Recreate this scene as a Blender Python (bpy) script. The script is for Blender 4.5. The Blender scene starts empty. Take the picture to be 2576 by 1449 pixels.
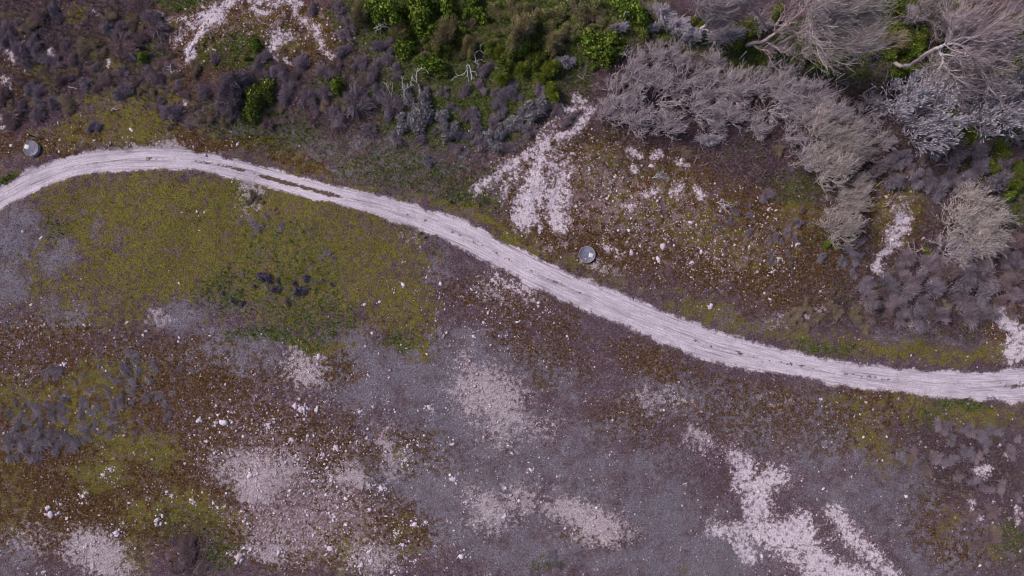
import bpy, math, random
import numpy as np
from mathutils import Vector

# ------------------------------------------------------------------ camera, world, sun, exposure
SC = bpy.context.scene
COL = SC.collection
H = 51.2                       # flying height of the camera in metres
PXM = 2576.0 / 76.8            # plan units per metre (the survey plan is 2576 x 1449 units)

cam = bpy.data.cameras.new("camera")
cam.sensor_width = 36.0
cam.lens = 24.0
cam.clip_start = 0.5
cam.clip_end = 6000.0
cam_ob = bpy.data.objects.new("camera", cam)
cam_ob.location = (0, 0, H)
cam_ob.rotation_euler = (0, 0, 0)
COL.objects.link(cam_ob)
SC.camera = cam_ob

SUN_AZ_FROM = math.radians(158.0)     # direction the light comes from, counter-clockwise from +x
SUN_EL = math.radians(44.0)
world = bpy.data.worlds.new("World")
SC.world = world
world.use_nodes = True
wn = world.node_tree.nodes
sky = wn.new("ShaderNodeTexSky")
sky.sky_type = 'NISHITA'
sky.sun_disc = False
sky.sun_elevation = SUN_EL
sky.sun_rotation = math.pi / 2 - SUN_AZ_FROM
sky.air_density = 1.0
sky.dust_density = 3.0
sky.ozone_density = 1.0
wn["Background"].inputs["Strength"].default_value = 0.062
world.node_tree.links.new(sky.outputs[0], wn["Background"].inputs["Color"])

sl = bpy.data.lights.new("sun", 'SUN')
sl.energy = 1.5
sl.angle = math.radians(10.0)
sl.color = (1.0, 0.95, 0.90)
sun_ob = bpy.data.objects.new("sun", sl)
d = Vector((math.cos(SUN_AZ_FROM) * math.cos(SUN_EL), math.sin(SUN_AZ_FROM) * math.cos(SUN_EL), math.sin(SUN_EL)))
sun_ob.rotation_euler = d.to_track_quat('Z', 'Y').to_euler()
sun_ob.location = (-40, 20, 60)
COL.objects.link(sun_ob)

vs = SC.view_settings
vs.view_transform = 'Standard'
vs.look = 'None'
vs.gamma = 1.0
vs.use_curve_mapping = False
vs.exposure = 0.34
SC.cycles.max_bounces = 3
SC.cycles.diffuse_bounces = 2
SC.cycles.glossy_bounces = 1
SC.cycles.transmission_bounces = 0
SC.cycles.use_adaptive_sampling = True
SC.cycles.adaptive_threshold = 0.04
SC.cycles.filter_width = 1.1
SC.cycles.use_denoising = True
SC.cycles.denoiser = 'OPENIMAGEDENOISE'
SC.cycles.denoising_input_passes = 'RGB_ALBEDO_NORMAL'

# ------------------------------------------------------------------ small tools
rng = np.random.default_rng(7)
random.seed(7)


def lin(c):
    """sRGB 0..255 -> linear albedo."""
    a = np.asarray(c, float) / 255.0
    return np.where(a <= 0.04045, a / 12.92, ((a + 0.055) / 1.055) ** 2.4)


LIGHT = 0.80                    # how bright a horizontal white surface comes out, about


def alb(c):
    return np.clip(lin(c) / LIGHT * np.array([1.01, .97, 1.025]), 0, 0.9)  # violet tint of light and camera, baked into every surface colour


def P(dx, dy, h=0.0):
    """plan units of a point seen at height h -> world x, y."""
    k = 1.0 - h / H
    return np.array([(dx - 1288.0) / PXM * k, (724.5 - dy) / PXM * k, h])


def hash2(ix, iy, seed):
    n = (ix * 374761393 + iy * 668265263 + seed * 974634777) & 0x7fffffff
    n = ((n ^ (n >> 13)) * 1274126177) & 0x7fffffff
    n = (n ^ (n >> 16)) & 0xffff
    return n / 65535.0


def vnoise(x, y, seed=0):
    xi = np.floor(x).astype(np.int64)
    yi = np.floor(y).astype(np.int64)
    fx = x - xi
    fy = y - yi
    ux = fx * fx * (3 - 2 * fx)
    uy = fy * fy * (3 - 2 * fy)
    a = hash2(xi, yi, seed)
    b = hash2(xi + 1, yi, seed)
    c = hash2(xi, yi + 1, seed)
    e = hash2(xi + 1, yi + 1, seed)
    return (a + (b - a) * ux) * (1 - uy) + (c + (e - c) * ux) * uy


def fbm(x, y, seed=0, octv=4, gain=0.5):
    s = 0.0
    amp = 1.0
    tot = 0.0
    ca, sa = 0.8, 0.6
    for o in range(octv):
        s = s + amp * vnoise(x, y, seed + o * 17)
        tot += amp
        amp *= gain
        x, y = (ca * x - sa * y) * 2.03 + 11.3, (sa * x + ca * y) * 2.03 + 4.7
    return s / tot


def sstep(a, b, x):
    t = np.clip((x - a) / (b - a), 0, 1)
    return t * t * (3 - 2 * t)


def seg_dist(X, Y, pts):
    best = np.full(X.shape, 1e9)
    for (x0, y0), (x1, y1) in zip(pts[:-1], pts[1:]):
        vx, vy = x1 - x0, y1 - y0
        L = vx * vx + vy * vy + 1e-9
        t = np.clip(((X - x0) * vx + (Y - y0) * vy) / L, 0, 1)
        best = np.minimum(best, np.hypot(X - x0 - t * vx, Y - y0 - t * vy))
    return best


def blob(out, X, Y, cx, cy, rx, ry, ang=0.0, s=1.0, soft=0.55):
    """soft ellipse, union by max."""
    R = max(rx, ry) * 1.6
    m = (np.abs(X - cx) < R) & (np.abs(Y - cy) < R)
    if not m.any():
        return
    a = math.radians(ang)
    ux, uy = math.cos(a), math.sin(a)
    dx, dy = X[m] - cx, Y[m] - cy
    r = np.hypot((dx * ux + dy * uy) / rx, (-dx * uy + dy * ux) / ry)
    out[m] = np.maximum(out[m], s * (1 - sstep(1 - soft, 1 + soft, r)))


def band(out, X, Y, pts, w, s=1.0, soft=0.6):
    xs = [p[0] for p in pts]
    ys = [p[1] for p in pts]
    m = (X > min(xs) - 2 * w) & (X < max(xs) + 2 * w) & (Y > min(ys) - 2 * w) & (Y < max(ys) + 2 * w)
    if not m.any():
        return
    r = seg_dist(X[m], Y[m], pts) / w
    out[m] = np.maximum(out[m], s * (1 - sstep(1 - soft, 1 + soft, r)))


# ------------------------------------------------------------------ survey of the ground cover (plan units)
UP = np.array([(-900, 820), (-400, 640), (-200, 556), (0, 468), (60, 432), (130, 405), (210, 386), (300, 376), (420, 374), (480, 379), (600, 401), (700, 429), (800, 459), (900, 483), (1000, 503), (1100, 532), (1200, 573), (1300, 625), (1400, 672), (1500, 712), (1600, 757), (1700, 798), (1800, 834), (1900, 862), (2000, 885), (2100, 905), (2200, 918), (2300, 929), (2400, 936), (2500, 934), (2576, 926), (2900, 890), (3600, 800)], float)
LO = np.array([(-900, 900), (-400, 712), (-200, 624), (0, 532), (60, 498), (130, 463), (210, 439), (300, 429), (420, 424), (500, 430), (600, 450), (700, 478), (800, 503), (900, 529), (1000, 556), (1100, 597), (1200, 646), (1240, 668), (1320, 710), (1400, 748), (1500, 795), (1600, 838), (1700, 877), (1760, 899), (1850, 920), (1900, 930), (2000, 948), (2100, 968), (2200, 980), (2300, 992), (2400, 1000), (2500, 1007), (2576, 1012), (2900, 985), (3600, 900)], float)
_xs = np.arange(-900, 3601, 4.0)
_k = np.hanning(31)
_k /= _k.sum()


def _smooth(a):
    y = np.interp(_xs, a[:, 0], a[:, 1])
    yp = np.pad(y, 15, mode='edge')
    return np.convolve(yp, _k, mode='valid')


_up, _lo = _smooth(UP), _smooth(LO)
_arc = np.concatenate([[0], np.cumsum(np.hypot(np.diff(_xs), np.diff((_up + _lo) / 2)))]) / PXM


def track(DX, DY):
    u = np.interp(DX, _xs, _up)
    l = np.interp(DX, _xs, _lo)
    t = (DY - (u + l) / 2) / ((l - u) / 2)
    return t, np.interp(DX, _xs, _arc)


def cover(x, y):
    """ground-cover weights at world x, y (arrays)."""
    DX = x * PXM + 1288.0
    DY = 724.5 - y * PXM
    w1 = fbm(x * 0.9, y * 0.9, 3, 4) - 0.5
    w2 = fbm(x * 0.9 + 40, y * 0.9 - 13, 5, 4) - 0.5
    v1 = fbm(x * 0.22, y * 0.22, 8, 3) - 0.5
    v2 = fbm(x * 0.22 + 9, y * 0.22 - 5, 9, 3) - 0.5
    X = DX + 46 * w1 + 50 * v1
    Y = DY + 46 * w2 + 50 * v2
    Xs = DX + 30 * w1
    Ys = DY + 30 * w2
    z = lambda: np.zeros_like(x)
    c = {}
    # ---- base heath patchwork: brown moss, olive moss, grey lichen, green grass, litter
    br = z(); ol = z(); li = z(); gr = z(); lt = z(); sa = z(); ch = z(); cr = z()
    big = fbm(x * 0.16, y * 0.16, 21, 4)
    mid = fbm(x * 0.5, y * 0.5, 22, 4)
    # olive meadow below the left bend
    for a in [(430, 600, 420, 170, 8, 1.0), (180, 640, 180, 130, -20, .8), (700, 620, 300, 190, 12, .95), (930, 640, 130, 130, 30, .8),
              (1000, 760, 110, 110, 10, .75), (1040, 870, 55, 45, 0, .55), (560, 500, 420, 70, 0, .95), (260, 760, 200, 80, -5, .6),
              (330, 300, 130, 60, 10, .9), (420, 250, 90, 40, 0, .6), (200, 330, 120, 40, 0, .6), (250, 160, 40, 40, 0, .6), (305, 165, 55, 28, 25, .7),
              (195, 40, 35, 30, 0, .6), (60, 60, 60, 30, 0, .5), (130, 190, 60, 30, 0, .6), (330, 60, 40, 40, 0, .55), (240, 100, 50, 20, 20, .5), (100, 250, 40, 20, 0, .5), (380, 240, 40, 30, 0, .5), (560, 320, 60, 30, 0, .5), (410, 65, 40, 25, 0, .7), (250, 955, 70, 45, 0, .75), (180, 990, 120, 50, 0, .7), (230, 1060, 120, 60, 0, .7), (60, 1000, 60, 60, 0, .6), (350, 1130, 120, 60, 10, .8),
              (260, 1190, 90, 45, 0, .8), (500, 1290, 110, 60, 20, .7), (40, 1250, 60, 120, 0, .5), (340, 1290, 60, 50, 0, .5), (330, 1400, 50, 60, 0, .6), (330, 920, 60, 40, 0, .5),
              (1200, 545, 150, 22, 20, .8), (1000, 480, 120, 18, 12, .5), (1300, 590, 90, 30, 25, .8), (1480, 690, 120, 30, 25, .5), (1800, 790, 150, 36, 12, .65), (2000, 830, 150, 30, 10, .6),
              (2250, 880, 250, 30, 4, .75), (2470, 900, 110, 30, -4, .7), (2250, 1020, 260, 34, 6, .5), (2440, 1050, 160, 34, 3, .8), (2200, 1080, 60, 60, 0, .5), (2210, 1130, 40, 50, 0, .6),
              (1550, 440, 120, 80, 20, .5), (1620, 500, 160, 110, 10, .48), (1750, 560, 180, 100, 10, .46), (1900, 620, 120, 80, 0, .42), (2000, 540, 70, 60, 0, .55), (2270, 490, 70, 60, 0, .7), (2220, 540, 40, 60, 0, .6), (2280, 590, 40, 40, 0, .5),
              (1730, 1420, 60, 30, 0, .3), (1680, 860, 40, 20, 0, .3), (900, 1380, 160, 70, 0, .45), (1000, 1330, 60, 40, 0, .5), (1010, 1150, 40, 30, 0, .5), (985, 1150, 18, 18, 0, .7),
              (2480, 1400, 60, 50, 0, .4), (2380, 1310, 50, 40, 0, .5), (800, 860, 120, 22, 3, .8), (740, 110, 80, 60, 0, .5), (640, 60, 60, 30, 0, .5), (560, 130, 40, 30, 0, .5), (800, 60, 50, 40, 0, .5)]:
        blob(ol, X, Y, *a, soft=.85)
    for a in [(300, 1000, 420, 160, 0, .75), (250, 1230, 420, 170, 0, .9), (700, 1130, 260, 150, 10, .8), (780, 1330, 330, 110, 0, .8), (90, 880, 160, 90, 0, .7), (500, 880, 160, 50, 0, .55),
              (1000, 1130, 160, 70, 10, .55), (800, 920, 110, 60, 0, .7), (1300, 790, 220, 90, 25, .5), (1380, 880, 150, 60, 20, .5), (1030, 830, 100, 70, 0, .5), (1050, 700, 110, 100, 20, .35),
              (1550, 520, 330, 190, 12, .95), (1850, 600, 300, 150, 8, .9), (2000, 720, 170, 70, 0, .7), (2240, 530, 100, 130, 0, .9), (2520, 830, 50, 90, 0, .8), (1480, 390, 90, 60, 30, .9), (1250, 440, 130, 40, -20, .5),
              (560, 90, 150, 110, 0, .9), (720, 80, 170, 90, 0, .95), (410, 50, 60, 50, 0, .6), (480, 190, 60, 90, 0, .5), (40, 190, 60, 80, 0, .6), (470, 350, 260, 26, 3, .95), (150, 350, 160, 30, -8, .8), (40, 340, 60, 40, 0, .6), (770, 410, 120, 22, 14, .8),
              (1950, 1050, 330, 90, 8, .5), (1650, 910, 160, 50, 22, .6), (2200, 1050, 120, 110, 0, .5), (1880, 1200, 80, 40, 0, .4), (2350, 1300, 120, 100, 20, .45), (1500, 1350, 100, 40, 0, .5), (2420, 1380, 100, 60, 0, .5), (1600, 1060, 130, 70, 20, .45), (1360, 950, 80, 60, 0, .4),
              (1830, 960, 110, 20, 6, .5), (430, 400, 60, 12, 0, .5)]:
        blob(br, X, Y, *a)
    for a in [(20, 580, 70, 75, 20, 1.0), (130, 635, 55, 50, -60, .8), (10, 700, 60, 50, 0, .9), (240, 570, 14, 30, 20, .7), (340, 550, 12, 26, 15, .5), (290, 610, 40, 24, 10, .5), (190, 535, 26, 20, 0, .5),
              (440, 800, 60, 26, -5, .9), (560, 770, 120, 50, 0, .45), (150, 800, 60, 40, 0, .6), (30, 820, 50, 50, 0, .5), (600, 880, 130, 60, 0, .8), (320, 920, 50, 60, 0, .8), (140, 970, 70, 40, 0, .4),
              (920, 930, 130, 90, 10, 1.0), (1080, 960, 130, 80, 20, .9), (1180, 880, 160, 60, 10, .8), (1330, 930, 130, 60, 20, .6), (1100, 1060, 160, 80, 10, .8), (1080, 1200, 180, 110, 20, .9), (1280, 1160, 220, 90, 10, .8), (1100, 1330, 100, 70, 0, .7),
              (1430, 1180, 200, 100, 0, .7), (1350, 1380, 160, 70, 0, .8), (1500, 1100, 120, 60, 0, .5), (1150, 1120, 260, 120, 0, .6), (1680, 1280, 110, 90, 0, 1.0), (1780, 1400, 160, 80, 0, .9), (1740, 1000, 160, 60, 10, .6), (1900, 1060, 100, 50, 20, .8), (1950, 1110, 60, 40, 0, .8), (2050, 1100, 160, 90, 0, .6),
              (2260, 1200, 110, 60, 50, .8), (2330, 1230, 50, 30, 50, 1.0), (2150, 1240, 160, 70, 0, .6), (2350, 1400, 150, 80, 0, .7), (2250, 1330, 90, 70, 0, .5), (1620, 1180, 120, 70, 0, .6), (1560, 1420, 140, 40, 0, .8), (560, 1350, 70, 60, 0, .4), (190, 1330, 60, 40, 0, .4), (40, 1400, 70, 60, 0, .6), (420, 1180, 30, 50, 20, .4),
              (1060, 560, 90, 50, 30, .4), (1090, 680, 60, 40, 0, .6), (1000, 410, 280, 60, 10, .4), (760, 350, 160, 50, 10, .3), (1180, 430, 120, 50, 15, .4), (560, 300, 80, 40, 0, .4), (2300, 850, 200, 24, 5, .5), (1850, 800, 90, 18, 8, .4), (380, 390, 60, 20, 0, .2)]:
        blob(li, X, Y, *a, soft=.9)
    for a in [(690, 600, 110, 70, 0, .35), (720, 700, 150, 130, 10, .38), (560, 740, 90, 60, 0, .45), (800, 800, 120, 60, 0, .45), (1010, 860, 40, 40, 0, .5), (620, 480, 50, 30, 0, .4), (700, 850, 140, 26, 4, .6), (130, 560, 40, 40, 0, .4),
              (1150, 60, 280, 130, 0, 1.0), (1380, 60, 260, 110, 0, .9), (1100, 200, 180, 100, 0, .75), (1180, 290, 170, 80, 0, .9), (1080, 310, 120, 60, 0, .8), (1330, 180, 140, 90, 0, .9), (930, 40, 100, 60, 0, .8), (1560, 40, 120, 60, 0, .8),
              (650, 240, 60, 90, 0, .9), (600, 130, 90, 60, 0, .6), (840, 210, 60, 50, 0, .6), (900, 380, 260, 60, 8, .3), (1050, 430, 220, 60, 10, .5), (700, 330, 140, 60, 0, .5), (450, 0, 90, 26, 0, .7), (370, 140, 50, 30, 0, .5), (560, 300, 60, 40, 0, .4),
              (1700, 110, 100, 24, 14, .8), (1880, 120, 120, 60, 0, .8), (2060, 110, 120, 70, 0, .9), (2260, 60, 100, 90, 0, .9), (2290, 160, 80, 60, 0, .9), (2250, 100, 80, 60, 0, .7), (2540, 120, 60, 110, 0, .9), (2050, 290, 200, 60, 10, .35), (1700, 250, 80, 60, 0, .2), (2550, 500, 50, 80, 0, .6), (2430, 320, 60, 30, 0, .9), (2000, 140, 220, 50, 12, .9), (2450, 170, 120, 90, 0, .8), (2500, 380, 110, 80, 0, .75), (1780, 90, 60, 40, 0, .8), (2120, 470, 90, 40, 0, .3), (2090, 600, 60, 40, 0, .4), (2000, 470, 70, 40, 0, .5),
              (2420, 1020, 100, 18, 3, .6), (470, 1330, 130, 50, 10, .34), (560, 1400, 60, 40, 0, .5), (1380, 1420, 40, 20, 0, .5), (2340, 1060, 70, 30, 0, .4), (2080, 870, 100, 22, 10, .5), (1180, 500, 90, 26, 10, .6), (30, 440, 60, 18, -20, .8), (2540, 1370, 50, 60, 0, .5), (2450, 420, 100, 60, 0, .5)]:
        blob(gr, X, Y, *a)
    for a in [(1650, 250, 230, 160, 10, .9), (1620, 380, 240, 60, 8, .95), (1900, 400, 260, 90, 10, .95), (2000, 250, 240, 120, 5, .8), (1480, 200, 120, 60, -20, .9), (1550, 110, 70, 40, -30, .7), (2200, 230, 160, 120, 0, .9), (2250, 400, 180, 100, 0, 1.0), (2380, 380, 200, 160, 0, .8), (2400, 650, 220, 140, 0, .9), (2250, 740, 260, 110, 0, 1.0), (2450, 760, 170, 110, 0, 1.0), (2120, 640, 110, 110, 0, .7), (2400, 140, 160, 160, 0, .7), (1820, 60, 140, 80, 0, .8), (2040, 60, 180, 90, 0, .6), (2350, 820, 220, 50, 0, .8),
              (2400, 1160, 180, 100, 0, .9), (2520, 1250, 70, 100, 0, .6), (120, 120, 260, 180, 0, .85), (320, 100, 160, 130, 0, .75), (200, 230, 220, 70, 0, .5), (380, 280, 120, 80, 0, .7), (540, 270, 120, 90, 0, .7), (760, 210, 160, 100, 0, .7), (900, 260, 150, 100, 0, .8), (30, 270, 60, 60, 0, .8), (800, 330, 200, 60, 0, .5), (1180, 420, 130, 50, 0, .6), (1400, 280, 90, 60, 0, .7), (480, 1400, 60, 60, 0, .9), (870, 130, 60, 90, 0, .6), (1060, 590, 120, 50, 30, .45), (1180, 740, 120, 60, 30, .3)]:
        blob(lt, X, Y, *a)
    # ---- pale worn patches
    for a in [(775, 925, 50, 36, 20, .62), (1235, 1000, 80, 52, 35, .72), (1270, 1050, 60, 46, 30, .6), (1195, 950, 50, 26, 20, .5), (1330, 1085, 60, 18, 10, .35), (1275, 1095, 70, 24, 0, .35), (665, 1185, 82, 46, 10, .7), (650, 1215, 36, 34, 0, .9), (730, 1330, 90, 70, 10, .42), (800, 1270, 120, 70, 20, .34), (690, 1370, 60, 26, 0, .5), (690, 1395, 26, 14, 0, .7),
              (245, 1396, 62, 46, 20, .8), (1230, 1275, 44, 46, -10, .66), (1310, 1250, 30, 34, 0, .5), (1450, 1300, 66, 30, 20, .75), (1500, 1322, 60, 32, 20, .72), (1470, 1350, 40, 20, 20, .5), (970, 1120, 16, 40, -15, .6), (985, 1160, 30, 30, 0, .4), (885, 1205, 36, 28, 0, .62), (940, 1405, 60, 36, 10, .55), (1390, 1070, 30, 14, 0, .3), (1250, 735, 36, 16, 40, .4), (1320, 735, 34, 14, 30, .36),
              (630, 480, 26, 40, 30, .5), (400, 800, 26, 16, 0, .45), (390, 385, 120, 16, 0, .6), (450, 380, 40, 14, 0, .7), (1500, 680, 50, 14, 25, .4), (1390, 610, 26, 14, 0, .35), (1040, 600, 30, 16, 0, .3), (2000, 790, 60, 22, -10, .35), (2300, 815, 30, 10, 0, .7), (1950, 1010, 60, 20, 10, .2), (1560, 290, 60, 26, 0, .2), (70, 1360, 60, 40, 0, .3), (1700, 1010, 60, 30, 30, .3), (1760, 1105, 34, 20, 0, .5), (1640, 1000, 40, 26, 30, .35)]:
        blob(sa, X, Y, a[0], a[1], a[2] * 1.25, a[3] * 1.25, a[4], a[5] * 1.2, 1.0)
        if a[1] > 860:
            blob(cr, X, Y, a[0], a[1], a[2] * 1.7, a[3] * 1.7, a[4], a[5] * .6, 1.0)
    # ---- bare chalk scars
    S = [([(610, -30), (585, 5), (560, 20), (532, 42), (508, 58)], 12, .74), ([(545, 30), (520, 48)], 20, .95), ([(512, 60), (505, 85), (488, 112), (484, 134)], 9, .85), ([(488, 116), (480, 140)], 12, 1.0), ([(508, 62), (470, 66), (448, 84), (444, 104)], 9, .5), ([(470, 46), (420, 44), (380, 40), (365, 30)], 7, .45),
         ([(628, -5), (638, 22), (660, 38)], 8, .7), ([(640, 0), (700, 6), (760, 4)], 8, .6), ([(694, 4), (690, 24), (660, 38)], 8, .6), ([(740, 8), (742, 36), (764, 50), (790, 74), (800, 98), (812, 128), (842, 142)], 7, .62), ([(715, 95), (700, 104), (690, 116)], 13, .72), ([(704, 90), (702, 84)], 8, .6), ([(722, 146), (730, 158)], 4, .8), ([(702, 136), (703, 148)], 5, .6), ([(10, 120), (28, 150)], 8, .5), ([(120, 128), (128, 146)], 5, .75), ([(277, 140), (276, 162)], 4, .9), ([(240, 36), (248, 44)], 4, .7), ([(472, 248), (462, 275), (440, 292)], 5, .55), ([(12, 200), (20, 230)], 9, .4), ([(0, 300), (6, 322)], 7, .5),
         ([(1458, 246), (1466, 262), (1482, 276), (1478, 296), (1462, 314), (1428, 340), (1378, 356), (1338, 384), (1290, 408), (1262, 424), (1242, 442), (1216, 462), (1190, 486)], 11, .72), ([(1400, 262), (1412, 284), (1436, 282), (1446, 268), (1458, 248)], 9, .62), ([(1425, 340), (1400, 380), (1372, 400)], 12, .45), ([(1392, 300), (1372, 330), (1352, 350)], 8, .45), ([(1360, 400), (1350, 440), (1344, 470)], 16, .8), ([(1342, 466), (1330, 500), (1318, 552)], 22, .95), ([(1385, 490), (1392, 524), (1408, 556)], 20, .84), ([(1412, 450), (1420, 492)], 18, .7), ([(1356, 556), (1362, 580)], 7, .7), ([(1300, 430), (1268, 470), (1262, 500)], 12, .5), ([(1385, 400), (1420, 420), (1400, 460)], 22, .55),
         ([(1590, 382), (1602, 390)], 9, .85), ([(1640, 390), (1656, 386)], 9, .7), ([(1706, 402), (1722, 416)], 8, .5), ([(1628, 490), (1640, 484)], 12, .75), ([(1690, 494), (1710, 478)], 8, .6), ([(1755, 474), (1770, 492)], 9, .7), ([(1590, 420), (1598, 426)], 6, .9), ([(1570, 518), (1586, 524)], 9, .6), ([(1520, 610), (1556, 640)], 9, .4),
         ([(2272, 545), (2262, 560), (2250, 584), (2246, 614)], 15, .9), ([(2278, 570), (2262, 580)], 12, .75), ([(2246, 614), (2228, 640), (2206, 668)], 8, .9), ([(2196, 672), (2216, 676)], 9, .7), ([(2266, 500), (2270, 524), (2250, 526)], 11, .5), ([(2280, 508), (2282, 530)], 7, .5),
         ([(2522, 786), (2536, 806), (2546, 834), (2570, 838)], 13, .85), ([(2560, 840), (2548, 870), (2540, 890)], 18, .9), ([(2600, 850), (2560, 890)], 14, .8), ([(2500, 800), (2520, 812)], 7, .6),
         ([(1862, 1150), (1880, 1178), (1876, 1218), (1890, 1262), (1904, 1300)], 20, .78), ([(1950, 1204), (1920, 1224), (1912, 1266), (1902, 1310)], 24, .84), ([(1790, 1336), (1850, 1342), (1900, 1320)], 18, .7), ([(1856, 1346), (1886, 1402)], 18, .78), ([(1905, 1330), (1955, 1352), (2000, 1340)], 30, .86), ([(2018, 1322), (2030, 1376), (2062, 1414), (2100, 1436), (2170, 1452)], 24, .88), ([(1960, 1360), (2000, 1410), (2060, 1450)], 22, .7), ([(1895, 1395), (1890, 1420)], 8, .7),
         ([(2098, 1290), (2120, 1316), (2148, 1350), (2182, 1386), (2206, 1416), (2240, 1440)], 17, .74), ([(2100, 1346), (2090, 1352)], 12, .5), ([(2140, 1420), (2160, 1430)], 14, .6),
         ([(2460, 1180), (2482, 1184)], 10, .75), ([(2438, 1262), (2446, 1270)], 6, .7), ([(2446, 1302), (2456, 1298)], 8, .7), ([(2548, 1278), (2560, 1310)], 8, .6), ([(1240, 668), (1246, 700), (1300, 718), (1340, 740)], 10, .5)]
    for a in S:
        band(ch, Xs, Ys, a[0], a[1] * 1.3, a[2] * .86, .95)
    # ---- loose chalk crumbs scattered on the moss
    for a in [(1500, 480, 260, 130, 15, .75), (1420, 450, 150, 110, 20, .6), (1640, 540, 260, 130, 12, .66), (1800, 620, 240, 120, 8, .58), (1960, 690, 120, 70, 0, .32), (1540, 640, 120, 60, 20, .42), (1900, 520, 120, 60, 0, .3), (1450, 400, 90, 60, 20, .5), (720, 70, 170, 80, 0, .55), (560, 60, 110, 70, 0, .6), (470, 90, 60, 70, 0, .5), (410, 40, 70, 26, 0, .4), (30, 170, 50, 80, 0, .4),
              (470, 360, 240, 20, 3, .38), (150, 345, 120, 30, -8, .3), (700, 1130, 250, 170, 0, .64), (760, 1290, 220, 130, 10, .86), (960, 1120, 160, 100, 10, .5), (900, 1390, 220, 60, 0, .56), (640, 1350, 80, 60, 0, .5), (100, 900, 170, 160, 0, .3), (250, 1230, 250, 150, 0, .24), (420, 900, 200, 60, 0, .24), (1200, 830, 220, 110, 30, .36), (1350, 870, 160, 60, 20, .26), (1290, 760, 140, 50, 30, .42), (1150, 1280, 400, 200, 0, .2), (1800, 1120, 80, 40, 30, .5), (1700, 1020, 120, 60, 30, .32), (1850, 1140, 60, 40, 30, .6), (1950, 1350, 230, 120, 20, .30), (2150, 1390, 160, 90, 40, .32), (2500, 1310, 90, 80, 0, .34), (2250, 540, 80, 80, 0, .5), (2210, 620, 60, 80, 0, .4), (2530, 820, 60, 90, 0, .5), (2120, 790, 60, 70, 0, .3), (1860, 740, 90, 40, 0, .3), (1620, 1050, 120, 60, 20, .22), (1250, 1030, 160, 110, 20, .4), (1490, 1320, 130, 70, 10, .25), (1240, 1270, 110, 90, 0, .3), (1300, 900, 60, 30, 0, .4)]:
        blob(cr, X, Y, *a, soft=.8)
    cr[:] = np.maximum(cr, .17 * sstep(800, 960, DY) * (.4 + 1.2 * fbm(x * .3, y * .3, 95, 3)))
    ol *= 1 - .8 * np.clip(li * 1.1, 0, 1) * (DX < 1000) * (DY < 860) * (DY > 430)
    out = (DX < -40) | (DX > 2616) | (DY < -30) | (DY > 1480)
    fade = np.clip(np.maximum.reduce([-DX, DX - 2576, -DY, DY - 1449]) / 120.0, 0, 1)
    for arr, thr, k in ((ol, .55, 2.2), (br, .48, 2.2), (li, .5, 2.0), (lt, .5, 2.0)):
        sd = {id(ol): 31, id(br): 33, id(li): 35, id(lt): 37}[id(arr)]
        n = fbm(x * 0.12, y * 0.12, sd, 4)
        arr[:] = arr * (1 - fade) + fade * np.clip((n - thr) * 4 + .5, 0, 1) * .8
    gr[:] = gr * (1 - fade) + fade * np.clip((fbm(x * .1, y * .1, 39, 4) - .5) * 5 + .2, 0, 1) * (DY < 400)
    # gentle random patchwork inside the frame too
    ol[:] = np.clip(ol + .36 * (mid - .5), 0, 1)
    br[:] = np.clip(br + .45 * (fbm(x * .45, y * .45, 24, 4) - .5), 0, 1)
    li[:] = np.clip(li + .45 * (fbm(x * .4, y * .4, 25, 4) - .5), 0, 1)
    t, s = track(DX, DY)
    wob = (fbm(x * .8, y * .8, 41, 5) - .5) * .8
    tr = 1 - sstep(.66, 1.3, np.abs(t) + wob)
    strip = np.exp(-((t - (.02 + .1 * wob)) / .2) ** 2) * sstep(590, 680, DX) * (1 - sstep(830, 900, DX)) * 1.15
    strip = np.maximum(strip, np.exp(-((t + .05) / .16) ** 2) * sstep(440, 520, DX) * (1 - sstep(600, 700, DX)) * .62)
    strip = np.maximum(strip, np.exp(-((t - .0) / .2) ** 2) * sstep(320, 380, DX) * (1 - sstep(420, 470, DX)) * .4)
    strip = np.maximum(strip, np.exp(-((t - .05) / .15) ** 2) * (.26 + .5 * (fbm(x * .25, y * .25, 43, 3) - .5)))
    strip = np.maximum(strip, np.exp(-((t + .0) / .3) ** 2) * sstep(2420, 2560, DX) * .42)
    c.update(ol=ol, br=br, li=li, gr=gr, lt=lt, sa=sa, ch=ch, cr=cr, tr=tr, strip=strip, t=t, s=s, DX=DX, DY=DY)
    return c


def ground_z(x, y):
    DX = x * PXM + 1288.0
    DY = 724.5 - y * PXM
    t, s = track(DX, DY)
    tr = 1 - sstep(.8, 1.5, np.abs(t))
    scrub = sstep(0, 260, np.interp(DX, _xs, _up) - DY)
    z = (fbm(x * .11, y * .11, 51, 3) - .5) * .7
    z = z + (1 - tr) * ((fbm(x * .5, y * .5, 52, 3) - .5) * (.16 + .22 * scrub) + (fbm(x * 2.2, y * 2.2, 53, 3) - .5) * (.06 + .08 * scrub))
    z = z - tr * .10 - .045 * tr * (np.exp(-((t - .48) / .2) ** 2) + np.exp(-((t + .48) / .2) ** 2))
    far = np.clip((np.hypot(x, y) - 60) / 200, 0, 1)
    return z * (1 - .5 * far)


def gz(x, y):
    return float(ground_z(np.array([x]), np.array([y]))[0])


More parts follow.
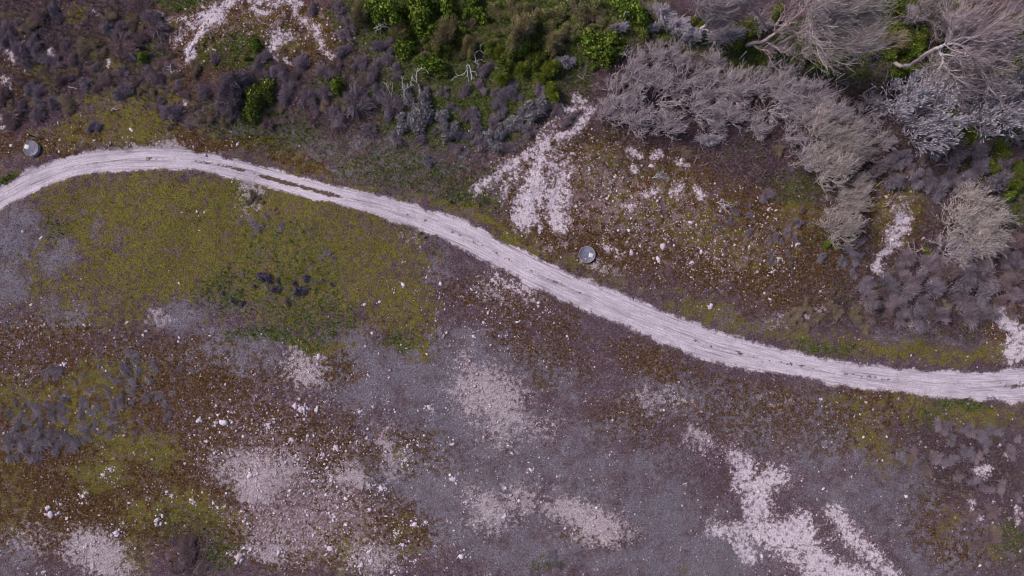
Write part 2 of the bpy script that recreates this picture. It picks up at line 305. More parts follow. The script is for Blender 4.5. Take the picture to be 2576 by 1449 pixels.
# ------------------------------------------------------------------ mesh tools
def mesh_from(name, V, F, mat, col=None, smooth=False, extra=None):
    me = bpy.data.meshes.new(name)
    V = np.asarray(V, np.float32)
    F = np.asarray(F, np.int32)
    k = F.shape[1]
    me.vertices.add(len(V))
    me.vertices.foreach_set("co", V.ravel())
    me.loops.add(F.size)
    me.loops.foreach_set("vertex_index", F.ravel())
    me.polygons.add(len(F))
    me.polygons.foreach_set("loop_start", np.arange(0, F.size, k, dtype=np.int32))
    if smooth:
        me.polygons.foreach_set("use_smooth", np.ones(len(F), bool))
    me.update(calc_edges=True)
    if col is not None:
        at = me.attributes.new("col", 'FLOAT_COLOR', 'POINT')
        c4 = np.ones((len(V), 4), np.float32)
        c4[:, :3] = col
        at.data.foreach_set("color", c4.ravel())
    for nm, arr in (extra or {}).items():
        at = me.attributes.new(nm, 'FLOAT_COLOR', 'POINT')
        at.data.foreach_set("color", np.asarray(arr, np.float32).ravel())
    if mat is not None:
        me.materials.append(mat)
    return me


def ob(name, me, parent=None, loc=None, rotz=0.0, scale=None):
    o = bpy.data.objects.new(name, me)
    COL.objects.link(o)
    if parent is not None:
        o.parent = parent
    if loc is not None:
        o.location = tuple(float(v) for v in loc)
    if rotz:
        o.rotation_euler = (0, 0, rotz)
    if scale is not None:
        o.scale = scale if hasattr(scale, '__len__') else (scale,) * 3
    return o


def tag(o, label, cat, group=None, kind=None):
    o["label"] = label
    o["category"] = cat
    if group:
        o["group"] = group
    if kind:
        o["kind"] = kind
    return o


def unit(v):
    return v / (np.linalg.norm(v, axis=-1, keepdims=True) + 1e-9)


def tubes(Pt, R, col, sides=3, tipcol=None):
    """Pt [N,K,3], R [N,K], col [N,3] -> verts, faces, colours."""
    N, K, _ = Pt.shape
    T = np.empty_like(Pt)
    T[:, 1:-1] = Pt[:, 2:] - Pt[:, :-2]
    T[:, 0] = Pt[:, 1] - Pt[:, 0]
    T[:, -1] = Pt[:, -1] - Pt[:, -2]
    T = unit(T)
    ref = np.where(np.abs(T[..., 2:3]) > .9, np.array([1., 0, 0]), np.array([0, 0, 1.]))
    U = unit(np.cross(T, ref))
    W = np.cross(T, U)
    a = np.arange(sides) / sides * 2 * math.pi + .4
    V = Pt[:, :, None, :] + R[:, :, None, None] * (np.cos(a)[None, None, :, None] * U[:, :, None, :] + np.sin(a)[None, None, :, None] * W[:, :, None, :])
    base = (np.arange(N) * K * sides)[:, None, None]
    kk = (np.arange(K - 1) * sides)[None, :, None]
    j = np.arange(sides)[None, None, :]
    jn = (np.arange(sides) + 1) % sides
    jn = jn[None, None, :]
    q0 = base + kk + j
    q1 = base + kk + jn
    q2 = q1 + sides
    q3 = q0 + sides
    F = np.stack([np.stack([q0, q1, q2], -1), np.stack([q0, q2, q3], -1)], -2).reshape(-1, 3)
    C = np.repeat(col[:, None, :], K, 1)
    if tipcol is not None:
        f = (np.linspace(0, 1, K) ** 2)[None, :, None]
        C = C * (1 - f) + tipcol[:, None, :] * f
    C = np.repeat(C[:, :, None, :], sides, 2).reshape(-1, 3)
    return V.reshape(-1, 3), F, C


def leaves(C, size, col, up=.5, r=None, elong=1.7):
    """diamond leaves: C [N,3], size [N], col [N,3]"""
    r = r or rng
    N = len(C)
    n = unit(r.normal(size=(N, 3)) + np.array([0, 0, up * 2]))
    a = unit(np.cross(n, r.normal(size=(N, 3))))
    b = np.cross(n, a)
    s = size[:, None]
    V = np.stack([C - a * s * elong * .5, C - b * s * .5 - n * s * .08, C + a * s * elong * .5, C + b * s * .5 - n * s * .08], 1).reshape(-1, 3)
    i = np.arange(N)[:, None] * 4
    F = np.concatenate([i + np.array([[0, 1, 2]]), i + np.array([[0, 2, 3]])], 0)
    return V, F, np.repeat(col, 4, 0)


def join(parts):
    Vs, Fs, Cs, n = [], [], [], 0
    for V, F, C in parts:
        Vs.append(V)
        Fs.append(F + n)
        Cs.append(C)
        n += len(V)
    return np.concatenate(Vs), np.concatenate(Fs), np.concatenate(Cs)


def pick(cols, n, jitter=.12, r=None):
    r = r or rng
    A = np.array([alb(c) for c in cols])
    c = A[r.integers(0, len(A), n)]
    return np.clip(c * (1 + jitter * r.normal(size=(n, 1))) * (1 + .04 * r.normal(size=(n, 3))), .002, .88)


# ------------------------------------------------------------------ materials
def new_mat(name, rough=.9):
    m = bpy.data.materials.new(name)
    m.use_nodes = True
    b = m.node_tree.nodes["Principled BSDF"]
    b.inputs["Roughness"].default_value = rough
    b.inputs["Specular IOR Level"].default_value = .2
    return m, m.node_tree, b


class NT:
    dim = '3D'

    def __init__(s, nt):
        s.nt = nt
        s.n = nt.nodes
        s.l = nt.links

    def put(s, sock, v):
        if isinstance(v, bpy.types.NodeSocket):
            s.l.new(v, sock)
        elif isinstance(v, (tuple, list, np.ndarray)):
            v = [float(q) for q in v]
            sock.default_value = v if len(v) == len(sock.default_value) else v + [1.0]
        else:
            sock.default_value = v

    def math(s, op, a, b=0.0, c=0.0, clamp=False):
        q = s.n.new("ShaderNodeMath")
        q.operation = op
        q.use_clamp = clamp
        s.put(q.inputs[0], a)
        s.put(q.inputs[1], b)
        s.put(q.inputs[2], c)
        return q.outputs[0]

    def noise(s, vec, scale, detail=3.0, rough=.6, off=(0, 0, 0), dist=0.0):
        if off != (0, 0, 0):
            a = s.n.new("ShaderNodeVectorMath")
            a.operation = 'ADD'
            s.put(a.inputs[0], vec)
            a.inputs[1].default_value = off
            vec = a.outputs[0]
        q = s.n.new("ShaderNodeTexNoise")
        q.noise_dimensions = s.dim
        q.inputs["Scale"].default_value = scale
        detail = min(detail, max(1.0, math.log2(16.0 / scale)))      # nothing finer than about 5 cm
        q.inputs["Detail"].default_value = detail
        q.inputs["Roughness"].default_value = rough
        q.inputs["Distortion"].default_value = dist
        s.l.new(vec, q.inputs["Vector"])
        return q.outputs["Fac"]

    def ss(s, v, a, b):
        q = s.n.new("ShaderNodeMapRange")
        q.interpolation_type = 'SMOOTHSTEP'
        s.put(q.inputs["Value"], v)
        s.put(q.inputs["From Min"], a)
        s.put(q.inputs["From Max"], b)
        return q.outputs["Result"]

    def mix(s, f, a, b, mode='MIX'):
        q = s.n.new("ShaderNodeMix")
        q.data_type = 'RGBA'
        q.blend_type = mode
        s.put(q.inputs[0], f)
        s.put(q.inputs[6], a)
        s.put(q.inputs[7], b)
        return q.outputs[2]

    def attr(s, name):
        q = s.n.new("ShaderNodeAttribute")
        q.attribute_name = name
        return q

    def sep(s, sock):
        q = s.n.new("ShaderNodeSeparateColor")
        s.l.new(sock, q.inputs[0])
        return q.outputs


def plant_mat(name, vary=.22, rough=.85, trans=0.0):
    m, nt, b = new_mat(name, rough)
    g = NT(nt)
    a = g.attr("col").outputs["Color"]
    oi = g.n.new("ShaderNodeObjectInfo")
    f = g.math('MULTIPLY_ADD', oi.outputs["Random"], vary * 2, 1 - vary)
    geo = g.n.new("ShaderNodeNewGeometry")
    n1 = g.noise(geo.outputs["Position"], 9.0, 2)
    f2 = g.math('MULTIPLY', f, g.math('MULTIPLY_ADD', n1, .7, .65))
    comb = g.n.new("ShaderNodeCombineColor")
    for i in range(3):
        g.l.new(f2, comb.inputs[i])
    c = g.mix(1.0, a, comb.outputs[0], 'MULTIPLY')
    g.l.new(c, b.inputs["Base Color"])
    if trans:
        b.inputs["Transmission Weight"].default_value = 0
        b.inputs["Subsurface Weight"].default_value = 0
    return m


M_TWIG = plant_mat("bare_twigs", .12)
M_LEAF = plant_mat("leaves", .12, .6)
M_BARK = plant_mat("bark", .1)
M_TUFT = plant_mat("heath_tuft", 0.0)
M_STONE = plant_mat("chalk_stone", .07, .95)


def ground_material():
    m, nt, b = new_mat("heath_ground", .95)
    b.inputs["Specular IOR Level"].default_value = .05
    g = NT(nt)
    geo = g.n.new("ShaderNodeNewGeometry")
    pos = geo.outputs["Position"]
    c1 = g.attr("cov1")
    c2 = g.attr("cov2")
    c3 = g.attr("trk")
    r1 = g.sep(c1.outputs["Color"])
    r2 = g.sep(c2.outputs["Color"])
    r3 = g.sep(c3.outputs["Color"])
    fine = g.noise(pos, 11.0, 3, .75)
    fine2 = g.noise(pos, 7.0, 4, .7, (31, 7, 3))
    mid = g.noise(pos, 1.7, 5, .65, (5, 51, 0))
    grain = g.noise(pos, 26.0, 2, .7, (13, 5, 9))

    def tone(dark, light, n=None, lo=.26, hi=.74):
        return g.mix(g.ss(n if n is not None else fine, lo, hi), alb(dark), alb(light))

    def layer(prev, colr, cov, nz, amp, w):
        v = g.math('ADD', cov, g.math('MULTIPLY', g.math('SUBTRACT', nz, .5), amp))
        f = g.math('MULTIPLY', g.ss(v, .5 - w, .5 + w), g.ss(cov, .04, .26))     # none where the survey has none
        return g.mix(f, prev, colr)

    nA = g.noise(pos, 2.4, 6, .75, (3, 3, 8))
    nAi = g.math('SUBTRACT', 1.0, nA)
    nC = g.noise(pos, 2.8, 7, .82, (2, 9, 33))
    nCi = g.math('SUBTRACT', 1.0, nC)
    mot = g.noise(pos, .75, 6, .68, (61, 3, 5))
    mot2 = g.noise(pos, 2.2, 5, .7, (1, 83, 5))
    base = tone((62, 47, 53), (110, 90, 100))
    base = g.mix(g.ss(mid, .45, .62), base, tone((78, 64, 70), (126, 109, 118), fine2))
    c = base
    c = layer(c, tone((50, 37, 41), (94, 77, 82), fine2), r2[2], fine2, 1.6, .22)          # litter, its tone lowered to paint in shade between the shrubs
    c = layer(c, tone((90, 84, 92), (138, 131, 140), fine), r2[0], g.math('MULTIPLY_ADD', g.math('ADD', nA, g.math('SUBTRACT', 1.0, mot)), .5, 0.0), 3.4, .42)   # lichen
    c = layer(c, tone((54, 37, 17), (102, 77, 48), fine2), c1.outputs["Alpha"], nAi, 2.6, .26)    # brown moss
    olv = g.mix(g.ss(mot, .38, .62), tone((72, 61, 24), (120, 105, 50), fine), tone((80, 80, 28), (133, 130, 60), fine))
    olv = g.mix(g.math('MULTIPLY', g.ss(mot2, .48, .62), .75), olv, tone((78, 60, 36), (120, 102, 80), fine2))
    olv = g.mix(g.math('MULTIPLY', g.ss(g.math('SUBTRACT', 1.0, mot), .5, .66), .5), olv, tone((92, 84, 78), (128, 118, 108), fine))
    c = layer(c, olv, r1[2], mid, 2.3, .30)   # olive moss
    c = layer(c, tone((40, 54, 16), (88, 102, 42), fine2), r2[1], nCi, 2.6, .32)    # grass
    c = g.mix(g.math('MULTIPLY', g.ss(mot2, .5, .72), .3), c, base)
    c = g.mix(g.math('MULTIPLY', g.ss(g.math('ADD', mot, g.math('MULTIPLY', g.math('SUBTRACT', fine2, .5), .5)), .5, .66), .42), c, tone((60, 44, 40), (108, 88, 84), fine2))
    c = g.mix(g.math('MULTIPLY', g.ss(g.math('SUBTRACT', nAi, g.math('MULTIPLY', r1[2], .25)), .56, .7), .4), c, tone((116, 106, 112), (160, 149, 155), fine))
    c = layer(c, tone((146, 132, 136), (198, 185, 190), fine), c2.outputs["Alpha"], nC, 2.4, .30)  # worn pale
    vor = g.n.new("ShaderNodeTexVoronoi")
    vor.inputs["Scale"].default_value = 4.6
    vor.inputs["Randomness"].default_value = 1.0
    wv = g.n.new("ShaderNodeVectorMath")
    wv.operation = 'MULTIPLY_ADD'
    nz = g.n.new("ShaderNodeTexNoise")
    nz.inputs["Scale"].default_value = 8.0
    nz.inputs["Detail"].default_value = 3.0
    g.l.new(pos, nz.inputs["Vector"])
    g.l.new(nz.outputs["Color"], wv.inputs[0])
    wv.inputs[1].default_value = (.3, .3, .3)
    g.l.new(pos, wv.inputs[2])
    g.l.new(wv.outputs[0], vor.inputs["Vector"])
    vc = g.sep(vor.outputs["Color"])
    clus = g.ss(g.noise(pos, 1.1, 4, .7, (8, 8, 1)), .38, .66)
    keep = g.math('LESS_THAN', vc[0], g.math('MULTIPLY', g.math('MULTIPLY', g.math('POWER', r1[1], 1.35), 2.0), clus))
    size = g.math('MULTIPLY_ADD', vc[1], .34, .12)
    crumb = g.math('MULTIPLY', keep, g.math('SUBTRACT', 1.0, g.ss(vor.outputs["Distance"], g.math('MULTIPLY', size, .6), size)))
    dust = g.ss(g.math('ADD', r1[1], g.math('MULTIPLY', g.math('SUBTRACT', mot2, .5), 3.0)), .5, 1.0)
    c = g.mix(g.math('MULTIPLY', dust, .55), c, tone((120, 96, 102), (164, 142, 148), fine2))
    c = g.mix(g.math('MULTIPLY', crumb, .9), c, tone((164, 142, 150), (204, 186, 194), grain))
    chalk = tone((176, 162, 169), (222, 209, 217), fine2)
    halo = g.ss(g.math('ADD', r1[0], g.math('MULTIPLY', g.math('SUBTRACT', fine2, .5), 1.6)), .15, .75)
    c = g.mix(g.math('MULTIPLY', halo, .5), c, tone((122, 100, 104), (168, 148, 154), fine))
    c = layer(c, chalk, r1[0], nC, 2.7, .24)
    # the track: streaks run along it
    comb = g.n.new("ShaderNodeCombineXYZ")
    g.l.new(g.math('MULTIPLY', r3[2], 100.0 * .16), comb.inputs[0])
    g.l.new(g.math('MULTIPLY', r3[1], 15.0), comb.inputs[1])
    st = g.noise(comb.outputs[0], 1.5, 6, .66, (0, 0, 0), 0.0)
    st2 = g.noise(comb.outputs[0], 4.2, 4, .75, (3, 8, 1))
    tcol = g.mix(g.ss(st2, .34, .64), alb((188, 174, 184)), alb((222, 210, 219)))
    lat = g.math('ABSOLUTE', g.math('SUBTRACT', g.math('MULTIPLY', r3[1], 4.0), 2.0))     # |t| , 0 centre, 1 edge
    rut = g.math('SUBTRACT', 1.0, g.ss(g.math('ABSOLUTE', g.math('SUBTRACT', lat, .5)), .10, .32))
    off = g.math('MULTIPLY_ADD', rut, -.75, 1.0)
    tcol = g.mix(g.math('MULTIPLY', off, g.math('MULTIPLY', g.ss(st, .46, .62), .6)), tcol, alb((150, 137, 148)))
    tcol = g.mix(g.math('MULTIPLY', g.ss(st, .60, .67), .5), tcol, alb((104, 92, 103)))
    tcol = g.mix(g.math('MULTIPLY', g.ss(fine2, .5, .72), .4), tcol, alb((150, 137, 146)))
    tcol = g.mix(g.math('MULTIPLY', g.ss(mot, .5, .68), .45), tcol, alb((160, 149, 157)))
    tcol = layer(tcol, tone((72, 58, 50), (120, 104, 94), fine), c3.outputs["Alpha"], nA, 2.4, .18)
    fr = g.ss(g.math('ADD', r3[0], g.math('MULTIPLY', g.math('SUBTRACT', fine2, .5), 1.6)), .1, .6)
    c = g.mix(g.math('MULTIPLY', fr, .45), c, tone((116, 100, 106), (166, 150, 156), fine))
    c = layer(c, tcol, r3[0], nCi, 2.0, .28)
    g.l.new(c, b.inputs["Base Color"])
    bh = fine
    bp = g.n.new("ShaderNodeBump")
    bp.inputs["Strength"].default_value = .7
    bp.inputs["Distance"].default_value = .05
    g.l.new(bh, bp.inputs["Height"])
    g.l.new(bp.outputs[0], b.inputs["Normal"])
    return m


# ------------------------------------------------------------------ the ground, one sheet to the horizon
def axis(half, step):
    a = np.arange(-half, half + step * .5, step)
    ext = []
    s, p = step, half
    while p < 2500:
        s *= 1.35
        p += s
        ext.append(p)
    ext = np.array(ext)
    return np.concatenate([-ext[::-1], a, ext])


gx, gy = axis(44.0, .13), axis(26.5, .13)
GX, GY = np.meshgrid(gx, gy)
nx, ny = len(gx), len(gy)
X_, Y_ = GX.ravel(), GY.ravel()
cv = cover(X_, Y_)
Z_ = ground_z(X_, Y_)
ii = (np.arange(ny - 1)[:, None] * nx + np.arange(nx - 1)[None, :]).ravel()
Fq = np.stack([ii, ii + 1, ii + nx + 1, ii + nx], -1)
tt = np.clip(cv['t'], -2, 2)
me = mesh_from("ground", np.stack([X_, Y_, Z_], -1), Fq, ground_material(), smooth=True, extra={
    "cov1": np.stack([cv['ch'], cv['cr'], cv['ol'], cv['br']], -1),
    "cov2": np.stack([cv['li'], cv['gr'], cv['lt'], cv['sa']], -1),
    "trk": np.stack([cv['tr'], (tt + 2) / 4, cv['s'] / 100.0, np.clip(cv['strip'], 0, 1)], -1)})
g_ob = ob("ground", me)
g_ob["kind"] = "structure"

# ------------------------------------------------------------------ ground stuff: tufts of moss and heath, dry grass, chalk crumbs
XR, YR = 40.5, 23.6


def scatter(n):
    x = rng.uniform(-XR, XR, n)
    y = rng.uniform(-YR, YR, n)
    return x, y, cover(x, y)


def blades(x, y, z, n_each, length, width, col, lean=None, spread=1.0):
    """n_each blades per tuft, each one folded triangle"""
    N = len(x)
    ang = rng.uniform(0, 2 * math.pi, (N, n_each))
    out = rng.uniform(.25, 1.0, (N, n_each)) * spread
    L = length[:, None] * rng.uniform(.6, 1.2, (N, n_each))
    dirv = np.stack([np.cos(ang) * out, np.sin(ang) * out, np.sqrt(np.clip(1.15 - out * out, .15, 1))], -1)
    if lean is not None:
        dirv = dirv + lean
    dirv = unit(dirv)
    side = unit(np.cross(dirv, np.array([0, 0, 1.]) + rng.normal(size=(N, n_each, 3)) * .3))
    b0 = np.stack([x, y, z], -1)[:, None, :] + np.stack([np.cos(ang), np.sin(ang), np.zeros_like(ang)], -1) * (width[:, None, None] * .5)
    w = width[:, None, None] * .5
    tip = b0 + dirv * L[..., None]
    V = np.stack([b0 - side * w, b0 + side * w, tip], 2).reshape(-1, 3)
    F = np.arange(len(V)).reshape(-1, 3)
    C = np.repeat(np.repeat(col, n_each, 0) * rng.uniform(.88, 1.12, (N * n_each, 1)), 3, 0)
    return V, F, np.clip(C, .002, .88)


x, y, c = scatter(190000)
W = np.stack([.30 - .2 * np.clip(c['ol'] + c['br'] * .6, 0, 1), c['li'] ** 2 * 1.2, c['br'] ** 2 * 1.5, c['ol'] ** 2 * 2.2, c['gr'] ** 2 * 2.0, c['lt'] ** 2 * 1.6, c['sa'] * .8], -1)
W *= 1 - .9 * 0
cum = np.cumsum(W, -1)
u = rng.uniform(0, 1, len(x)) * cum[:, -1]
cls = (u[:, None] > cum).sum(-1)
bare = np.clip(np.maximum(c['ch'] * 1.4, c['tr'] * (1 - .8 * np.clip(c['strip'], 0, 1)) * 1.3), 0, 1)
keepm = rng.uniform(size=len(x)) > np.clip(bare * 1.05 + c['sa'] * .35 + np.where(cls < 4, .45, 0), 0, .995)
pal = [[(96, 80, 88), (84, 69, 77), (112, 96, 104)], [(114, 107, 116), (101, 94, 103), (133, 126, 135)], [(78, 56, 30), (94, 70, 40), (66, 47, 22), (108, 86, 66)], [(106, 95, 42), (122, 111, 54), (94, 83, 36), (114, 104, 66), (102, 82, 48)], [(84, 96, 40), (66, 80, 28), (108, 114, 58), (120, 114, 80)], [(98, 80, 87), (116, 94, 98), (84, 66, 76), (122, 106, 100)], [(160, 146, 144), (140, 124, 120)]]
col = np.zeros((len(x), 3))
for k in range(7):
    m_ = cls == k
    col[m_] = pick(pal[k], int(m_.sum()), .08)
ln = np.where(cls == 4, .15, np.where(cls == 5, .13, .06)) * rng.uniform(.7, 1.4, len(x))
wd = np.where(cls >= 4, .035, .05) * rng.uniform(.8, 1.3, len(x))
x, y, col, ln, wd = x[keepm], y[keepm], col[keepm], ln[keepm], wd[keepm]
V, F, C = blades(x, y, ground_z(x, y) - .012, 4, ln, wd, col)
o = ob("heath_carpet", mesh_from("heath_carpet", V, F, M_TUFT, C))
tag(o, "short heath and moss tufts carpeting the open ground", "heath", kind="stuff")

# green grass and dry grass swards
x, y, c = scatter(60000)
k_ = rng.uniform(size=len(x)) < np.clip(c['gr'] - .25, 0, 1) * 1.3 * (1 - c['tr'])
x, y = x[k_], y[k_]
col = pick([(62, 84, 20), (48, 70, 14), (84, 102, 32), (110, 112, 60), (36, 54, 12)], len(x), .18)
V, F, C = blades(x, y, ground_z(x, y) - .01, 5, rng.uniform(.15, .34, len(x)), rng.uniform(.03, .05, len(x)), col)
o = ob("green_grass", mesh_from("green_grass", V, F, M_TUFT, C))
tag(o, "green grass and herbs growing between the shrubs", "grass", kind="stuff")

# low twiggy growth between the shrubs
x, y, c = scatter(60000)
k_ = rng.uniform(size=len(x)) < np.clip(c['lt'] - .3, 0, 1) * 1.5 * (1 - c['tr']) * (1 - np.clip(c['ch'] * 2, 0, 1)) * sstep(.35, .6, fbm(x * .7, y * .7, 81, 3))
x, y = x[k_], y[k_]
col = pick([(112, 100, 108), (126, 112, 118), (96, 84, 92), (122, 106, 96), (136, 124, 110), (100, 98, 64), (84, 88, 46)], len(x), .14)
V, F, C = blades(x, y, ground_z(x, y) - .01, 7, rng.uniform(.18, .5, len(x)), rng.uniform(.025, .04, len(x)), col, lean=np.array([.25, .12, 0]))
o = ob("low_scrub", mesh_from("low_scrub", V, F, M_TUFT, C))
tag(o, "low mauve twiggy growth filling the gaps between shrubs", "scrub", kind="stuff")

# chalk crumbs
x, y, c = scatter(120000)
pr = np.clip(c['cr'] ** 1.6 * .75 + c['ch'] * .22 + c['sa'] * .12, 0, 1) * (1 - c['tr'])
k_ = rng.uniform(size=len(x)) < pr * (.25 + 1.6 * fbm(x * 1.1, y * 1.1, 71, 3) ** 2 * 1.5)
x, y = x[k_], y[k_]
OCT = np.array([(1, 0, 0), (0, 1, 0), (-1, 0, 0), (0, -1, 0), (0, 0, .7), (0, 0, -.4)], float)
OCF = np.array([(0, 1, 4), (1, 2, 4), (2, 3, 4), (3, 0, 4), (1, 0, 5), (2, 1, 5), (3, 2, 5), (0, 3, 5)])
N = len(x)
s_ = np.exp(rng.normal(-3.15, .5, N)).clip(.02, .15)
a_ = rng.uniform(0, 6.28, N)
V = OCT[None] * (1 + .35 * rng.normal(size=(N, 6, 1))) * s_[:, None, None] * np.stack([rng.uniform(.8, 1.5, N), rng.uniform(.7, 1.2, N), rng.uniform(.6, 1, N)], -1)[:, None, :]
V = np.stack([V[..., 0] * np.cos(a_)[:, None] - V[..., 1] * np.sin(a_)[:, None], V[..., 0] * np.sin(a_)[:, None] + V[..., 1] * np.cos(a_)[:, None], V[..., 2]], -1)
V += np.stack([x, y, ground_z(x, y) + s_ * .2], -1)[:, None, :]
F = (np.arange(N)[:, None, None] * 6 + OCF[None]).reshape(-1, 3)
C = np.repeat(pick([(205, 188, 198), (190, 170, 178), (216, 204, 212), (178, 152, 156)], N, .08), 6, 0)
o = ob("chalk_crumbs", mesh_from("chalk_crumbs", V.reshape(-1, 3), F, M_STONE, C))
tag(o, "loose white chalk crumbs strewn over moss and scars", "chalk crumbs", kind="stuff")

# ------------------------------------------------------------------ label helper: rank by distance from things one can find
LAND = [(78, 373, "the round cover at the track bend"), (1477, 640, "the round cover below the chalk scar"), (533, 40, "the chalk streak at top left"), (705, 105, "the small chalk spot in the upper scrub"), (438, 184, "the white forked branch"), (585, 215, "the big grey bush upper left"), (700, 700, "the purple flowers"), (1179, 183, "the bleached antler branch"), (1050, 205, "the pale crooked dead shrub"), (1440, 290, "the chalk loop atop the central scar"), (1340, 520, "the foot of the central scar"), (660, 1195, "the large pale patch lower left"), (245, 1400, "the pale patch in the bottom left corner"), (775, 925, "the small pale patch left of centre"), (1235, 1000, "the pale patch below the centre"), (1480, 1305, "the pale fan at bottom centre"), (1900, 1300, "the big forked chalk patch"), (2150, 1350, "the narrow chalk strip lower right"), (2240, 600, "the thin chalk gully"), (2545, 840, "the chalk patch at the right edge"), (2450, 570, "the big domed bush at right"), (2310, 290, "the white-budded tree"), (2040, 66, "the forked tree at the top"), (1710, 102, "the first fence posts"), (750, 455, "the brown strip in the track"), (2200, 950, "the right end of the track"), (100, 1100, "the dark heather bed lower left"), (36, 1150, "the lower left tip of the heather bed"), (190, 1105, "the right lobe of the heather bed"), (150, 1030, "the upper rim of the heather bed"), (310, 930, "the grey heather patch above the bed"), (400, 1010, "the loose heather right of the bed"), (255, 1065, "the moss gap beside the heather bed"), (190, 950, "the small heather group left of the grey patch"), (645, 565, "the dark tufts in the meadow"), (825, 645, "the right side of the meadow"), (40, 1060, "the left rim of the heather bed"), (800, 1250, "the rubble field lower left"), (900, 1080, "the white lumps left of centre"), (700, 1420, "the white lumps at the bottom edge"), (1900, 640, "the middle of the brown slope"), (2400, 1130, "the shrub bed lower right"), (470, 1400, "the brown bush at the bottom edge"), (1308, 80, "the tan-topped bush"), (1510, 120, "the dark green bush by bare soil"), (1240, 1260, "the hollow pale patch"), (120, 120, "the middle of the upper left scrub"), (20, 20, "the top left corner"), (300, 275, "the white stick on the moss"), (900, 260, "the mauve bush above the track"), (2300, 760, "the middle of the dark right scrub"), (1665, 444, "the bleached fan of twigs on moss"), (1823, 514, "the dead twig fan beside the brown moss"), (30, 900, "the left edge below the meadow"), (960, 1150, "the ochre moss spot left of centre"), (2300, 180, "the trunk of the arching tree")]
LP = np.array([(a, b) for a, b, _ in LAND], float)
ORD = ["", "second ", "third ", "fourth ", "fifth ", "sixth ", "seventh ", "eighth ", "ninth ", "tenth ", "eleventh ", "twelfth ", "thirteenth ", "fourteenth ", "fifteenth ", "sixteenth ", "seventeenth ", "eighteenth ", "nineteenth ", "twentieth ", "twenty-first ", "twenty-second ", "twenty-third ", "twenty-fourth "]
PENDING = {}


def later_label(o, dx, dy, desc):
    PENDING.setdefault(desc, []).append((o, dx, dy))


def flush_labels():
    for desc, lst in PENDING.items():
        if len(lst) == 1:
            o, dx, dy = lst[0]
            k = int(np.argmin(np.hypot(LP[:, 0] - dx, LP[:, 1] - dy)))
            o["label"] = desc + " near " + LAND[k][2]
            continue
        by = {}
        for o, dx, dy in lst:
            dd = np.hypot(LP[:, 0] - dx, LP[:, 1] - dy)
            by.setdefault(int(np.argmin(dd)), []).append((float(dd.min()), o))
        for k, rows in by.items():
            rows.sort(key=lambda r: r[0])
            for i, (_, o) in enumerate(rows):
                if i < len(ORD):
                    o["label"] = f"{desc}, {ORD[i]}closest to {LAND[k][2]}"
                else:
                    o["label"] = f"{desc}, among many around {LAND[k][2]}"


# ------------------------------------------------------------------ shrub prototypes (unit radius about 1 m, scaled when placed)
def dome_pts(n, r, hgt, rr, fill=.35):
    """points on and inside an irregular crown made of several lobes"""
    st = rr.bit_generator.state
    lr = np.random.default_rng(int(r * 1000) + int(hgt * 977) + (st['state']['state'] % 9973 if False else 0) + dome_pts.seed)
    k = lr.integers(4, 8)
    ca = lr.uniform(0, 2 * math.pi, k)
    cd = r * lr.uniform(.15, .78, k)
    cr_ = r * lr.uniform(.28, .58, k)
    ch_ = hgt * lr.uniform(.5, 1.1, k)
    w = cr_ ** 2
    which = rr.choice(k, n, p=w / w.sum())
    a = rr.uniform(0, 2 * math.pi, n)
    q = np.sqrt(rr.uniform(0, 1, n)) * (1 + .16 * rr.normal(size=n))
    lump = 1 + .22 * np.sin(3 * a + which) + .14 * np.sin(5 * a + 2 * which)
    px = np.cos(ca[which]) * cd[which] + q * np.cos(a) * cr_[which] * lump
    py = np.sin(ca[which]) * cd[which] + q * np.sin(a) * cr_[which] * lump
    top = ch_[which] * np.sqrt(np.clip(1.05 - q * q, .03, 1.05))
    pz = top * (1 - fill * rr.uniform(0, 1, n) ** 1.5) + .06
    return np.stack([px, py, pz], -1)


dome_pts.seed = 0


def bez(p0, p1, p2, K):
    t = np.linspace(0, 1, K)[None, :, None]
    return (1 - t) ** 2 * p0[:, None] + 2 * t * (1 - t) * p1[:, None] + t * t * p2[:, None]


